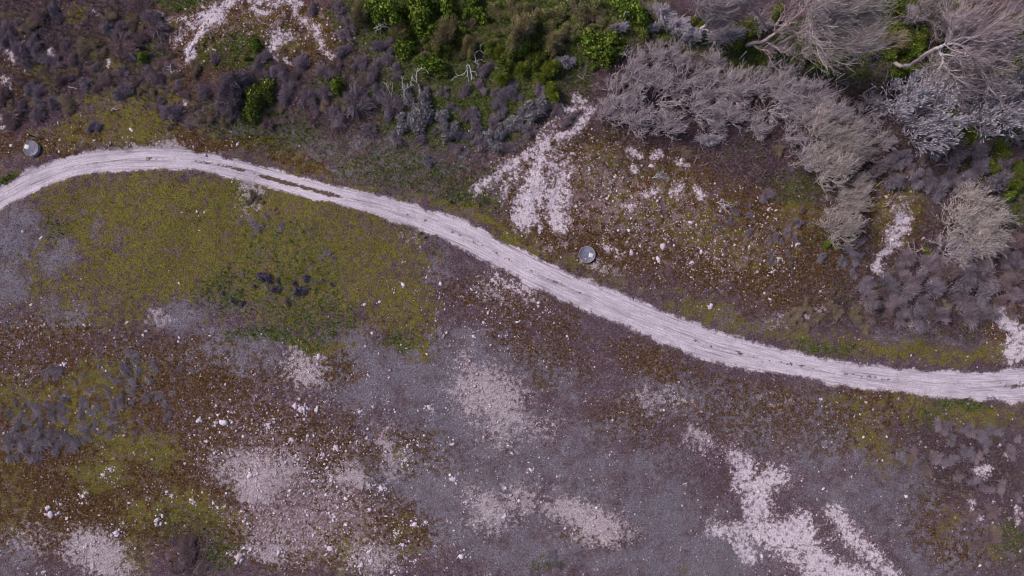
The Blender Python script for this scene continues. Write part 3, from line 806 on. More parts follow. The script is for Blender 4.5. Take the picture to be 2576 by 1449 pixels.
def proto_shrub(seed, n_twig, r, hgt, cols, tipcols, n_leaf=0, leafcols=None, leafsize=.06, lean=0.0, trad=.012, side=2, spread0=.15, straight=.5, fill=.35, side_len=.22):
    """returns (stem mesh, crown mesh). Twigs spring from the root and end on a lumpy dome."""
    rr = np.random.default_rng(seed)
    dome_pts.seed = seed
    tip = dome_pts(n_twig, r, hgt, rr, fill)
    tip[:, 0] += lean * tip[:, 2]
    p0 = np.stack([rr.normal(0, spread0 * r, n_twig), rr.normal(0, spread0 * r, n_twig), np.zeros(n_twig) - .05], -1)
    midp = p0 * (1 - straight) + tip * straight
    midp[:, 2] = tip[:, 2] * rr.uniform(.55, .95, n_twig)
    Pt = bez(p0, midp, tip, 6)
    Pt[:, 1:] += rr.normal(0, .025 * r, (n_twig, 5, 3))
    R = trad * rr.uniform(.7, 1.4, n_twig)[:, None] * np.linspace(1.5, .45, 6)[None]
    col = pick(cols, n_twig, .15, rr)
    tc = pick(tipcols, n_twig, .12, rr)
    parts = [tubes(Pt[:, 1:], R[:, 1:], col, 3, tc)]
    for _ in range(side):
        i0 = rr.integers(2, 5, n_twig)
        st = Pt[np.arange(n_twig), i0]
        dr = unit(tip - p0)
        dr = unit(dr + rr.normal(0, .55, (n_twig, 3)) + np.array([lean * .6, 0, .25]))
        L = side_len * r * rr.uniform(.6, 1.5, n_twig)[:, None]
        Q = np.stack([st, st + dr * L * .5 + rr.normal(0, .02 * r, (n_twig, 3)), st + dr * L], 1)
        parts.append(tubes(Q, trad * .75 * rr.uniform(.7, 1.3, n_twig)[:, None] * np.linspace(1, .5, 3)[None], col, 3, tc))
    if n_leaf:
        C = dome_pts(n_leaf, r * 1.0, hgt, rr, .45)
        C[:, 0] += lean * C[:, 2]
        parts.append(leaves(C, leafsize * rr.uniform(.6, 1.4, n_leaf), pick(leafcols, n_leaf, .2, rr), .5, rr))
    V, F, Cc = join(parts)
    crown = mesh_from("crown", V, F, M_TWIG if n_leaf == 0 else M_LEAF, Cc)
    ns = 9
    a = np.linspace(0, 6.28, ns, endpoint=False) + rr.uniform(0, .5, ns)
    e = np.stack([np.cos(a) * r * .45 + lean * hgt * .5, np.sin(a) * r * .45, np.full(ns, hgt * .7)], -1)
    b0 = np.stack([np.cos(a) * .05 * r, np.sin(a) * .05 * r, np.full(ns, -.12)], -1)
    mp = b0 * .6 + e * .4
    mp[:, 2] = hgt * .35
    V, F, Cc = tubes(bez(b0, mp, e, 5), np.linspace(.035, .012, 5)[None] * np.ones((ns, 1)) * max(r, .5), pick(cols, ns, .1, rr), 5)
    stem = mesh_from("stem", V, F, M_BARK, Cc)
    return stem, crown


MAUVE = [(138, 122, 132), (118, 104, 114), (152, 136, 144), (142, 124, 128), (100, 86, 96)]
MAUVE_T = [(166, 152, 161), (180, 166, 174), (146, 133, 143)]
BLUE = [(126, 117, 128), (136, 127, 137), (106, 97, 108)]
BLUE_T = [(158, 149, 160), (144, 135, 146), (168, 159, 169)]
BRN = [(128, 106, 110), (140, 118, 118), (114, 94, 100), (148, 128, 126)]
BRN_T = [(152, 132, 136), (162, 144, 142)]
WIL = [(180, 165, 174), (150, 133, 144), (206, 194, 200), (112, 95, 106), (184, 172, 162), (218, 208, 212)]
WIL_T = [(222, 209, 218), (204, 188, 200), (214, 203, 198), (166, 148, 160)]
TAN = [(166, 148, 118), (148, 132, 96), (178, 162, 138)]
TAN_T = [(182, 168, 138), (162, 150, 112)]
PALE = [(170, 162, 172), (188, 180, 190), (148, 140, 150)]
PALE_T = [(206, 200, 210), (186, 180, 190)]
GRN = [(96, 118, 36), (76, 100, 26), (116, 136, 48), (134, 146, 66), (58, 78, 22)]
OLV = [(124, 134, 54), (104, 118, 44), (148, 150, 80), (84, 100, 34)]
YGR = [(120, 130, 46), (104, 118, 36), (138, 142, 64)]
def fork(rr, Pr, n, length, rad, jit, K, kcol, tcol, wind, up, thick=.6):
    Pp = np.repeat(Pr, n, 0)
    M, kk = len(Pp), Pp.shape[1]
    u_ = rr.uniform(.2, 1.0, M) * (kk - 1)
    i = np.minimum(u_.astype(int), kk - 2)
    f = (u_ - i)[:, None]
    ar = np.arange(M)
    st = Pp[ar, i] * (1 - f) + Pp[ar, i + 1] * f
    tan = unit(Pp[ar, i + 1] - Pp[ar, i])
    dr = unit(tan + unit(rr.normal(size=(M, 3))) * jit + wind + np.array([0, 0, up]))
    L = (length * rr.uniform(.45, 1.45, M))[:, None]
    en = st + unit(dr + wind * .6) * L
    en[:, 2] = np.maximum(en[:, 2], .05)
    mp = st + dr * L * .5 + rr.normal(0, .08 * length, (M, 3))
    Q = bez(st, mp, en, K)
    return Q, tubes(Q, rad * rr.uniform(.7, 1.35, M)[:, None] * np.linspace(1, thick, K)[None], pick(kcol, M, .14, rr), 3, None if tcol is None else pick(tcol, M, .1, rr))


def proto_willow(seed, r, hgt, cols, tips, n0=10, n1=5, n2=5, n3=4, lean=.26, tr_=.0108, wk=.2, tw=1.0):
    rr = np.random.default_rng(seed)
    a = np.linspace(0, 2 * math.pi, n0, endpoint=False) + rr.normal(0, .3, n0)
    q = rr.uniform(.2, .8, n0) * r
    e = np.stack([np.cos(a) * q + lean * hgt * .6, np.sin(a) * q, hgt * rr.uniform(.45, .8, n0)], -1)
    b0 = np.stack([np.cos(a) * .18 * r * rr.uniform(0, 1, n0), np.sin(a) * .18 * r * rr.uniform(0, 1, n0), np.full(n0, -.12)], -1)
    mp = b0 * .5 + e * .5
    mp[:, 2] = e[:, 2] * .75
    S = bez(b0, mp, e, 6)
    S[:, 1:] += rr.normal(0, .03 * r, (n0, 5, 3))
    V, F, C = tubes(S, np.linspace(.04, .018, 6)[None] * np.ones((n0, 1)), pick(cols, n0, .1, rr), 5)
    stem = mesh_from("stem", V, F, M_BARK, C)
    w = np.array([wk, 0, 0])
    L1, t1 = fork(rr, S[:, 2:], n1, .55 * r * tw, tr_ * 1.7, 1.0, 5, cols, None, w, .2)
    L2, t2 = fork(rr, L1, n2, .36 * r * tw, tr_ * 1.2, 1.0, 4, cols, None, w, .15)
    L3, t3 = fork(rr, L2, n3, .2 * r * tw, tr_, .95, 3, cols, tips, w, .1, .7)
    V, F, C = join([t1, t2, t3])
    return stem, mesh_from("crown", V, F, M_TWIG, C)


PROTO = {
    'mauve': [proto_shrub(100 + i, 380, 1.0, .5, MAUVE, MAUVE_T, lean=.2, trad=.019, fill=.6) for i in range(6)],
    'blue': [proto_shrub(120 + i, 360, 1.0, .48, BLUE, BLUE_T, lean=.15, trad=.019, fill=.6, n_leaf=200, leafcols=[(138, 129, 139), (122, 113, 123), (152, 143, 152)], leafsize=.06) for i in range(3)],
    'brown': [proto_shrub(140 + i, 360, 1.0, .42, BRN, BRN_T, lean=.3, trad=.018, fill=.6) for i in range(4)],
    'greyleaf': [proto_shrub(160 + i, 300, 1.0, .75, BLUE, BLUE_T, n_leaf=1300, leafcols=[(134, 130, 134), (118, 115, 117), (152, 148, 152), (104, 104, 98)], leafsize=.075) for i in range(2)],
    'green': [proto_shrub(180 + i, 200, 1.0, .85, [(92, 90, 60), (70, 66, 44)], YGR, n_leaf=2400, leafcols=GRN, leafsize=.085, fill=.5) for i in range(3)],
    'olive': [proto_shrub(200 + i, 360, 1.0, .8, [(110, 102, 66), (92, 84, 56)], OLV, n_leaf=1300, leafcols=OLV + GRN[:2], leafsize=.07) for i in range(3)],
    'spiky': [proto_shrub(220 + i, 420, 1.0, .9, YGR, [(136, 142, 58), (118, 130, 44)], n_leaf=500, leafcols=YGR + GRN[:1], leafsize=.06, trad=.018, straight=.3) for i in range(2)],
    'tan': [proto_shrub(240 + i, 620, 1.0, .95, TAN, TAN_T, n_leaf=500, leafcols=OLV, leafsize=.05, trad=.011) for i in range(2)],
    'willow': [proto_willow(260 + i, 1.6, 1.6, WIL, WIL_T) for i in range(5)],
    'tanwillow': [proto_willow(280 + i, 1.6, 1.6, [(176, 164, 158), (150, 136, 136), (196, 186, 178), (126, 112, 114)], [(218, 208, 196), (204, 192, 190)], n0=13, n1=5, n2=5, n3=5, lean=.3, wk=.25) for i in range(3)],
    'bigwillow': [proto_willow(290, 2.7, 2.0, [(176, 164, 158), (150, 136, 136), (196, 186, 178), (126, 112, 114)], [(220, 210, 200), (206, 194, 192)], n0=34, n1=6, n2=5, n3=4, lean=.25, wk=.2, tr_=.0135, tw=.6)],
    'pale': [proto_shrub(300 + i, 260, 1.0, 1.3, PALE, PALE_T, lean=.2, trad=.02, side=2, straight=.25) for i in range(2)],
    'ivy': [proto_shrub(320 + i, 500, 1.3, .7, [(148, 130, 114), (124, 106, 96), (162, 146, 132)], [(168, 154, 132), (138, 130, 92)], n_leaf=1500, leafcols=[(116, 132, 52), (98, 118, 42), (140, 148, 76), (142, 128, 98), (76, 96, 32)], leafsize=.08, trad=.016) for i in range(3)],
    'grass': [proto_shrub(340 + i, 480, .8, .4, [(128, 112, 96), (112, 96, 86), (142, 126, 104)], [(160, 146, 122), (150, 134, 118)], lean=.5, trad=.012, side=0, straight=.2) for i in range(2)],
    'heather': [proto_shrub(360 + i, 80, 1.0, .42, [(154, 142, 154), (138, 126, 138), (166, 154, 162), (116, 106, 116)], [(184, 172, 182), (166, 154, 166), (150, 146, 130)], lean=.2, trad=.032, side=3, fill=.95, side_len=.5, spread0=.4) for i in range(5)],
    'flower': [proto_shrub(380 + i, 120, 1.0, .35, [(60, 70, 30), (44, 54, 26)], [(70, 50, 110), (60, 44, 92)], n_leaf=420, leafcols=[(108, 80, 146), (124, 98, 158), (94, 74, 122), (96, 102, 60), (100, 92, 106), (86, 94, 56)], leafsize=.085, trad=.014) for i in range(2)],
    'dead': [proto_shrub(400 + i, 26, 1.0, .5, [(196, 186, 190), (176, 166, 170)], [(214, 206, 210), (190, 180, 186)], trad=.024, side=3, straight=.2, spread0=.03, side_len=.4) for i in range(3)],
}
NAMES = {'mauve': ("mauve_shrub", "shrub", "low shrubs of the scrub"), 'blue': ("grey_shrub", "shrub", "low shrubs of the scrub"), 'brown': ("brown_shrub", "shrub", "low shrubs of the scrub"), 'greyleaf': ("grey_leaved_shrub", "shrub", "low shrubs of the scrub"),
         'green': ("green_bush", "bush", "green bushes"), 'olive': ("olive_bush", "bush", "green bushes"), 'spiky': ("spiky_bush", "bush", "green bushes"), 'tan': ("tan_bush", "bush", "green bushes"), 'willow': ("bare_willow", "bush", "bare willow bushes"), 'tanwillow': ("bare_willow", "bush", "bare willow bushes"), 'bigwillow': ("bare_willow", "bush", "bare willow bushes"), 'pale': ("pale_bush", "bush", "pale bare bushes"), 'ivy': ("bramble_thicket", "bramble", "brambles at the top"), 'grass': ("dry_grass_tussock", "grass tussock", "dry tussocks"), 'heather': ("heather", "heather", "heather clumps"), 'flower': ("flowering_plant", "flower", "purple flowering plants"), 'dead': ("dead_shrub", "dead shrub", "bleached dead shrubs")}
DESC = {'mauve': "mauve-grey twiggy shrub", 'blue': "blue-grey low shrub", 'brown': "brownish bare shrub", 'greyleaf': "shrub with small grey leaves", 'green': "leafy green bush", 'olive': "olive-green bush", 'spiky': "yellow-green spiky bush", 'tan': "tan fine-twigged bush", 'willow': "bare grey willow bush", 'tanwillow': "bare tan willow bush", 'bigwillow': "large round dome of bare tan twigs", 'pale': "pale silvery bare bush", 'ivy': "tangled green-brown bramble", 'grass': "dry tan grass tussock", 'heather': "dark heather clump", 'flower': "dark violet flowering plant", 'dead': "bleached dead shrub"}
PLACED = []
_count = {}


def place(kind, dx, dy, rpx, hs=1.0, rot=None, sx=None, desc=None):
    """put a shrub whose crown is seen at plan (dx, dy) with radius rpx plan units"""
    pr = PROTO[kind]
    if sx is None:
        sx = random.uniform(.78, 1.28) if kind not in ('willow', 'tanwillow') else random.uniform(.9, 1.1)
    base_r = {'willow': 1.6, 'tanwillow': 1.6, 'bigwillow': 2.7, 'ivy': 1.3, 'grass': .8}.get(kind, 1.0)
    r = rpx / PXM
    s = r / base_r * {'mauve': 1.12, 'blue': 1.12, 'brown': 1.1, 'greyleaf': 1.3, 'green': 1.2, 'olive': 1.2, 'spiky': 1.35, 'tan': 1.35, 'pale': 1.25, 'flower': 1.15}.get(kind, 1.0)
    i = _count.get(kind, 0)
    _count[kind] = i + 1
    stem, crown = pr[i % len(pr)]
    hh = {'willow': 1.5, 'tanwillow': 1.5, 'bigwillow': 2.0, 'pale': 1.3}.get(kind, .7) * s * hs
    lean = {'willow': .26, 'tanwillow': .3, 'bigwillow': .25, 'pale': .2}.get(kind, 0)
    if rot is None:
        rot = random.uniform(0, 6.28) if not lean else math.radians(28 + random.uniform(-16, 16))
    p = P(dx, dy, hh * .6)
    bx, by = p[0] - math.cos(rot) * lean * hh * .6, p[1] - math.sin(rot) * lean * hh * .6
    nm, cat, grp = NAMES[kind]
    e = ob(nm, None, None, (bx, by, gz(bx, by) - .03), rot, (s * sx, s / sx, s * hs))
    e["category"] = cat
    e["group"] = grp
    later_label(e, dx, dy, desc or DESC[kind])
    ob("stem", stem, e)
    ob("crown", crown, e)
    PLACED.append((dx, dy, rpx))
    return e


for a in [(961, 24, 46), (1023, 108, 32), (1060, 24, 46), (1126, 26, 30), (1182, 12, 26), (1206, 34, 26), (1314, 118, 26), (1080, 156, 30), (1496, 112, 40), (1526, 128, 36), (1562, 118, 26), (1540, 96, 22), (1585, 22, 40), (2277, 182, 24), (2301, 126, 26), (358, 144, 15), (643, 112, 16), (619, 146, 9), (845, 216, 20), (2127, 506, 9), (2549, 490, 15), (2081, 616, 10), (2335, 638, 12), (1460, 160, 7), (1494, 170, 9), (1090, 60, 34), (2160, 30, 26)]:
    place('green', *a, hs=1.25)
for a in [(651, 244, 42), (2241, 30, 46), (2541, 90, 46), (2190, 80, 36), (2560, 160, 34), (2030, 130, 26), (1880, 62, 34), (1000, 30, 30), (1150, 70, 28), (1035, 60, 30), (1612, 58, 28), (1272, 152, 26), (1360, 150, 26), (1340, 132, 22), (1110, 120, 26), (1100, 175, 24), (1240, 120, 22), (1930, 140, 24), (2240, 120, 28), (2500, 140, 26), (2000, 150, 26), (2080, 160, 30), (2120, 130, 28), (1850, 110, 24), (1960, 30, 24), (1760, 60, 22), (2200, 120, 26), (2330, 90, 24), (2440, 40, 26), (2400, 20, 24), (2510, 190, 24), (2420, 330, 24), (2570, 420, 20), (1680, 100, 16), (2570, 300, 30), (2530, 380, 26), (2450, 350, 26), (2560, 450, 24), (2500, 420, 22), (2410, 290, 24), (2570, 60, 34), (2150, 60, 28)]:
    place('olive', *a, hs=1.25)
for a in [(1268, 194, 18), (1316, 176, 21), (1388, 176, 25), (1358, 192, 16), (1394, 238, 23), (1258, 130, 18)]:
    place('spiky', *a, hs=1.3)
for a in [(1120, 88, 34), (1308, 80, 42), (907, 34, 26), (1395, 105, 30), (2251, 104, 30), (1180, 110, 24), (1010, 75, 22)]:
    place('tan', *a, hs=1.7)
for a in [(1240, 30, 36), (1290, 24, 34), (1340, 30, 38), (1400, 40, 42), (1450, 30, 40), (1500, 36, 42), (1540, 60, 34), (1430, 86, 36), (1470, 70, 30), (1380, 72, 32), (1250, 70, 28), (1180, 60, 24), (1200, 88, 24), (1080, 100, 26), (1060, 130, 24), (1150, 140, 22), (1230, 100, 22), (1340, 160, 20), (1640, 20, 30)]:
    place('ivy', *a, hs=1.2)
for a in [(1560, 230, 48), (1605, 185, 52), (1660, 240, 60), (1590, 292, 55), (1680, 318, 46), (1730, 190, 46), (1760, 268, 56), (1645, 158, 42), (1850, 222, 56), (1835, 290, 46), (1915, 205, 40), (1980, 215, 50), (1945, 268, 46), (2050, 240, 46), (2090, 288, 50), (2148, 326, 40), (2030, 400, 42), (1790, 330, 34), (1900, 320, 34), (1530, 285, 38), (1800, 215, 38), (1700, 140, 34), (1790, 165, 34), (2400, 630, 46), (2020, 300, 40), (1990, 340, 30), (2000, 268, 38), (2192, 276, 36), (2404, 236, 42), (2444, 300, 40), (2352, 206, 36), (2215, 360, 30), (2560, 330, 36), (2380, 60, 40), (2300, 40, 34), (2210, 60, 30), (1910, 60, 30), (2440, 20, 36)]:
    place('willow', *a)
for a in [(2060, 338, 56), (2112, 362, 52), (2082, 424, 58), (2145, 392, 46), (2132, 508, 46), (2112, 572, 52), (2155, 470, 30)]:
    place('tanwillow', *a)
place('bigwillow', 2452, 560, 88, rot=math.radians(20))
for a in [(1670, 26, 30), (1710, 56, 32), (1832, 80, 36), (1556, 66, 22), (1420, 152, 22), (1740, 84, 26), (1783, 350, 22), (1640, 66, 20)]:
    place('pale', *a)
for a in [(585, 188, 46), (578, 244, 42), (600, 215, 34)]:
    place('mauve', *a, hs=2.0, desc="big grey rounded bush")
for a in [(895, 260, 46), (840, 290, 34), (989, 266, 36), (1174, 280, 23), (1208, 216, 19), (1168, 226, 19), (1358, 218, 23), (1222, 174, 24), (1114, 230, 15), (1040, 156, 19), (655, 150, 26), (661, 178, 19), (1399, 277, 19), (1426, 302, 20), (1447, 290, 14), (980, 150, 22), (1000, 180, 20), (940, 180, 26), (900, 160, 24), (860, 130, 24), (820, 180, 24), (760, 160, 26), (700, 180, 26), (720, 230, 30), (770, 250, 28), (540, 150, 20), (560, 270, 24), (520, 230, 24), (1240, 310, 26), (1280, 370, 24), (1210, 360, 26), (1140, 370, 22), (1330, 330, 20), (930, 320, 26), (960, 110, 24), (990, 120, 18), (870, 90, 22), (850, 20, 26), (880, 60, 22), (790, 20, 18), (1930, 490, 22), (1884, 586, 12), (1980, 586, 14), (1984, 640, 12), (1937, 660, 10), (1850, 530, 14)]:
    place('mauve', *a)
for a in [(1070, 266, 36), (1344, 266, 29), (1059, 307, 31), (1129, 323, 23), (1302, 317, 29), (1020, 300, 24), (1030, 240, 24), (1250, 350, 24)]:
    place('greyleaf', *a)
for a in [(1132, 272, 14), (1260, 268, 23), (1270, 234, 28), (1185, 277, 22), (1200, 320, 24), (1160, 340, 22), (1320, 290, 18), (1300, 240, 18), (950, 230, 22), (1810, 548, 9), (1836, 556, 10), (1816, 566, 8), (1798, 570, 8), (1886, 542, 10), (1990, 422, 10), (2064, 646, 15), (2154, 650, 20), (2140, 630, 18), (2170, 610, 16), (2120, 660, 16), (2150, 690, 14), (1070, 400, 20), (1000, 350, 20), (230, 318, 16), (250, 322, 14), (128, 254, 20), (150, 250, 16)]:
    place('blue', *a)
for a in [(2380, 1078, 20), (2362, 1068, 18), (2440, 1080, 24), (2466, 1092, 20), (2500, 1085, 22), (2350, 1150, 24), (2392, 1160, 22), (2372, 1168, 16), (2430, 1140, 22), (2460, 1150, 18), (2300, 1155, 12), (2480, 1230, 18), (2520, 1225, 18), (2540, 1140, 20), (2560, 1250, 14), (2400, 1110, 18), (2480, 1120, 18), (2410, 1200, 16), (2450, 1210, 16), (2560, 1100, 14), (1390, 1400, 20), (1400, 1425, 14), (2540, 1400, 16), (2480, 1415, 14)]:
    place('mauve' if (a[0] + a[1]) % 3 else 'blue', *a, hs=.7)
for a in [(470, 1400, 38), (440, 1380, 26), (500, 1425, 26), (2440, 1300, 26), (2490, 1290, 24), (2500, 1360, 26), (2460, 1370, 24), (2300, 1140, 20), (2330, 1180, 22)]:
    place('brown', *a, hs=.7)
for a in [(80, 1090, 26), (58, 1118, 24), (106, 1112, 30), (24, 1156, 15), (40, 1150, 12), (160, 1096, 22), (188, 1112, 22), (166, 1060, 14), (210, 1076, 20), (132, 1052, 14), (152, 1022, 14), (40, 1014, 11), (60, 1020, 9), (202, 1042, 16), (284, 1030, 10), (292, 1080, 9), (250, 1086, 12), (240, 1060, 12), (366, 1000, 16), (396, 996, 14), (424, 1044, 13), (414, 1056, 10), (330, 1012, 12), (300, 1000, 16), (270, 990, 12), (130, 930, 16), (140, 950, 12), (100, 1070, 14), (70, 1060, 14), (120, 1090, 16), (90, 1130, 16), (310, 930, 24), (290, 960, 16), (330, 890, 18), (390, 930, 12), (450, 926, 12), (480, 930, 10), (250, 920, 10), (210, 940, 10), (220, 1100, 14), (180, 1130, 12), (65, 1145, 12), (340, 1090, 9), (350, 1060, 8), (375, 1085, 8), (310, 1075, 8), (460, 1020, 8), (260, 1112, 8), (2360, 640, 10), (630, 560, 16), (650, 575, 16), (705, 570, 14), (670, 545, 12), (600, 560, 10), (820, 640, 14), (840, 650, 10)]:
    place('heather', *a, hs=.65)
for a in [(668, 702, 20), (692, 728, 15), (655, 690, 10), (740, 715, 11), (700, 705, 9), (752, 732, 20), (770, 700, 12), (586, 757, 10), (610, 764, 10), (724, 760, 10), (812, 704, 6), (834, 716, 8), (640, 720, 8), (560, 738, 8)]:
    place('flower', *a)
for a in [(2010, 790, 24), (2030, 776, 18), (2060, 800, 20), (1985, 806, 20), (2110, 790, 22), (2150, 800, 22), (2160, 780, 18), (2020, 820, 20), (630, 492, 16), (645, 505, 14), (620, 510, 12), (1055, 595, 14), (1085, 635, 9), (2090, 770, 18), (2290, 1160, 16), (2500, 1340, 20), (2180, 830, 18), (690, 530, 10), (1210, 40, 14), (370, 228, 18), (350, 232, 12), (2380, 770, 16), (2240, 690, 14), (1720, 380, 16), (1960, 380, 20), (1660, 450, 18)]:
    place('grass', *a, rot=math.radians(random.uniform(0, 30)))

# the rest of the scrub: zones filled evenly, none on chalk, track or olive moss
ZONES = [([(10, 1050), (60, 1010), (240, 1000), (260, 1110), (120, 1150), (20, 1165)], 28, (9, 22), ['heather']),
         ([(100, 910), (330, 880), (440, 930), (440, 1060), (280, 1100), (120, 990)], 24, (7, 18), ['heather']),
         ([(580, 540), (760, 530), (840, 640), (820, 760), (620, 780)], 14, (5, 10), ['heather']),
         ([(0, 0), (340, 0), (420, 90), (440, 200), (480, 260), (450, 330), (330, 300), (260, 250), (120, 290), (0, 310)], 66, (9, 40), ['mauve', 'mauve', 'brown', 'grass', 'blue', 'brown']),
         ([(480, 160), (860, 150), (960, 200), (960, 330), (800, 330), (560, 310), (480, 300)], 22, (10, 34), ['mauve', 'brown', 'grass']),
         ([(960, 200), (1340, 210), (1340, 370), (1180, 400), (960, 350)], 12, (10, 24), ['mauve', 'blue', 'greyleaf']),
         ([(2170, 640), (2500, 640), (2530, 780), (2440, 830), (2200, 800), (2140, 720)], 44, (20, 42), ['mauve', 'mauve', 'blue', 'mauve', 'brown']),
         ([(2190, 390), (2576, 350), (2576, 500), (2340, 480), (2200, 430)], 26, (18, 38), ['brown', 'mauve', 'blue']),
         ([(2320, 640), (2576, 600), (2576, 780), (2400, 800)], 18, (18, 36), ['brown', 'mauve']),
         ([(1860, 480), (2040, 440), (2060, 640), (1980, 700), (1880, 600)], 12, (8, 18), ['mauve', 'brown'])]


def inside(px, py, poly):
    c_ = False
    j = len(poly) - 1
    for i in range(len(poly)):
        xi, yi = poly[i]
        xj, yj = poly[j]
        if (yi > py) != (yj > py) and px < (xj - xi) * (py - yi) / (yj - yi) + xi:
            c_ = not c_
        j = i
    return c_


for poly, n, (r0, r1), kinds in ZONES:
    bx0, bx1 = min(p[0] for p in poly), max(p[0] for p in poly)
    by0, by1 = min(p[1] for p in poly), max(p[1] for p in poly)
    got = tries = 0
    while got < n and tries < 1500:
        tries += 1
        px, py = random.uniform(bx0, bx1), random.uniform(by0, by1)
        if kinds != ['heather'] and vnoise(np.array([px / 60.0]), np.array([py / 60.0]), 91)[0] < .34:
            continue
        if not inside(px, py, poly):
            continue
        r = random.uniform(r0, r1)
        if any((px - a) ** 2 + (py - b) ** 2 < (.58 * (r + q)) ** 2 for a, b, q in PLACED):
            continue
        w = P(px, py)
        cc = cover(np.array([w[0]]), np.array([w[1]]))
        if cc['ch'][0] > .3 or cc['tr'][0] > .2 or (cc['ol'][0] > .72 and kinds != ['heather']) or cc['cr'][0] > .6:
            continue
        if px > 2100 and float(seg_dist(np.array([px]), np.array([py]), [(2268, 500), (2262, 556), (2246, 614), (2200, 676)])[0]) < r + 12:
            continue
        place(random.choice(kinds), px, py, r, hs=(.6 if kinds == ['heather'] else 1.0) * random.uniform(.8, 1.2) * (1.45 if px > 2000 else 1.0))
        got += 1

# ------------------------------------------------------------------ trees with bare crowns
WIND = np.array([.80, .42, .15])


def tree(name, label, group, limbs, seed, bark, twig, tip, n1=16, n2=8, n3=5, len1=1.5, r_scale=1.0, tipthick=.6, twig_r=.013, wind=.3, cat="tree", buds=0.0):
    """limbs: list of (points [(dx, dy, h)...], radius at start, radius at end); the first is the trunk."""
    rr = np.random.default_rng(seed)
    first = P(*limbs[0][0][0])
    z0 = gz(first[0], first[1])
    e = ob(name, None, None, (first[0], first[1], z0))
    tag(e, label, cat, group)
    org = np.array([first[0], first[1], 0])
    bp, paths = [], []
    for pts, ra, rb in limbs:
        A = np.array([P(*p) for p in pts]) - org
        k = len(A)
        tt_ = np.linspace(0, k - 1, max(8, 4 * k))
        # Catmull-Rom through the surveyed points
        Q = []
        for t in tt_:
            i = min(int(t), k - 2)
            f = t - i
            p1, p2 = A[i], A[i + 1]
            p0 = A[i - 1] if i > 0 else 2 * p1 - p2
            p3 = A[i + 2] if i + 2 < k else 2 * p2 - p1
            Q.append(.5 * ((2 * p1) + (-p0 + p2) * f + (2 * p0 - 5 * p1 + 4 * p2 - p3) * f * f + (-p0 + 3 * p1 - 3 * p2 + p3) * f ** 3))
        Q = np.array(Q)
        Q[1:-1] += rr.normal(0, .03, Q[1:-1].shape)
        Q[0, 2] -= .15 if (pts is limbs[0][0]) else 0
        R = np.linspace(ra, rb, len(Q)) * r_scale
        bp.append(tubes(Q[None], R[None], pick(bark, 1, .05, rr), 7))
        paths.append((Q, R))
    V, F, C = join(bp)
    ob("trunk", mesh_from("trunk", V, F, M_BARK, C, smooth=True), e)
    L1, S1 = [], []
    up = np.array([0, 0, 1.])
    for li_, (Q, R) in enumerate(paths):
        nn = n1 if li_ else max(4, n1 // 3)
        for _ in range(nn):
            u_ = rr.uniform(.25 if li_ else .65, 1.0)
            i = min(int(u_ * (len(Q) - 1)), len(Q) - 2)
            tan = unit(Q[i + 1] - Q[i])
            dr = unit(tan * .7 + unit(rr.normal(size=3)) * .8 + WIND * wind + up * .15)
            L = len1 * rr.uniform(.6, 1.3)
            mid_ = Q[i] + dr * L * .5 + rr.normal(0, .10, 3)
            en = Q[i] + unit(dr + WIND * .25 + rr.normal(0, .15, 3)) * L
            L1.append(bez(Q[i][None], mid_[None], en[None], 5)[0])
            S1.append(min(R[i] * .5, .035))
    L1 = np.array(L1)
    S1 = np.array(S1)
    parts = [tubes(L1, S1[:, None] * np.linspace(1, .4, 5)[None], pick(bark, len(L1), .08, rr), 4)]

    def sub(Pr, n, length, rad, jit, K, kcol, tcol=None, thick=.6):
        N = len(Pr)
        Pp = np.repeat(Pr, n, 0)
        M = len(Pp)
        kk = Pp.shape[1]
        u_ = rr.uniform(.15, 1.0, M) * (kk - 1)
        i = np.minimum(u_.astype(int), kk - 2)
        f = (u_ - i)[:, None]
        ar = np.arange(M)
        st = Pp[ar, i] * (1 - f) + Pp[ar, i + 1] * f
        tan = unit(Pp[ar, i + 1] - Pp[ar, i])
        dr = unit(tan * .8 + unit(rr.normal(size=(M, 3))) * jit + WIND * wind * .6 + up * .12)
        L = (length * rr.uniform(.5, 1.4, M))[:, None]
        en = st + unit(dr + WIND * .2) * L
        mp = st + dr * L * .5 + rr.normal(0, .04, (M, 3))
        Q = bez(st, mp, en, K)
        return Q, tubes(Q, rad * rr.uniform(.7, 1.3, M)[:, None] * np.linspace(1, thick, K)[None], pick(kcol, M, .1, rr), 3, None if tcol is None else pick(tcol, M, .08, rr))

    L2, t2 = sub(L1, n2, len1 * .55, twig_r * 1.5, .75, 4, twig)
    L3, t3 = sub(L2, n3, len1 * .26, twig_r, .8, 3, twig, tip, tipthick)
    parts += [t2, t3]
    if buds:
        E = L3[:, -1] + rr.normal(0, .02, (len(L3), 3))
        dr = unit(L3[:, -1] - L3[:, -2])
        Q = np.stack([E - dr * buds, E + dr * buds * .2, E + dr * buds * 1.2], 1)
        parts.append(tubes(Q, np.array([[.011, .020, .010]]) * np.ones((len(Q), 1)), pick(tip, len(Q), .06, rr), 4))
    V, F, C = join(parts)
    ob("crown", mesh_from("crown", V, F, M_TWIG, C), e)
    return e


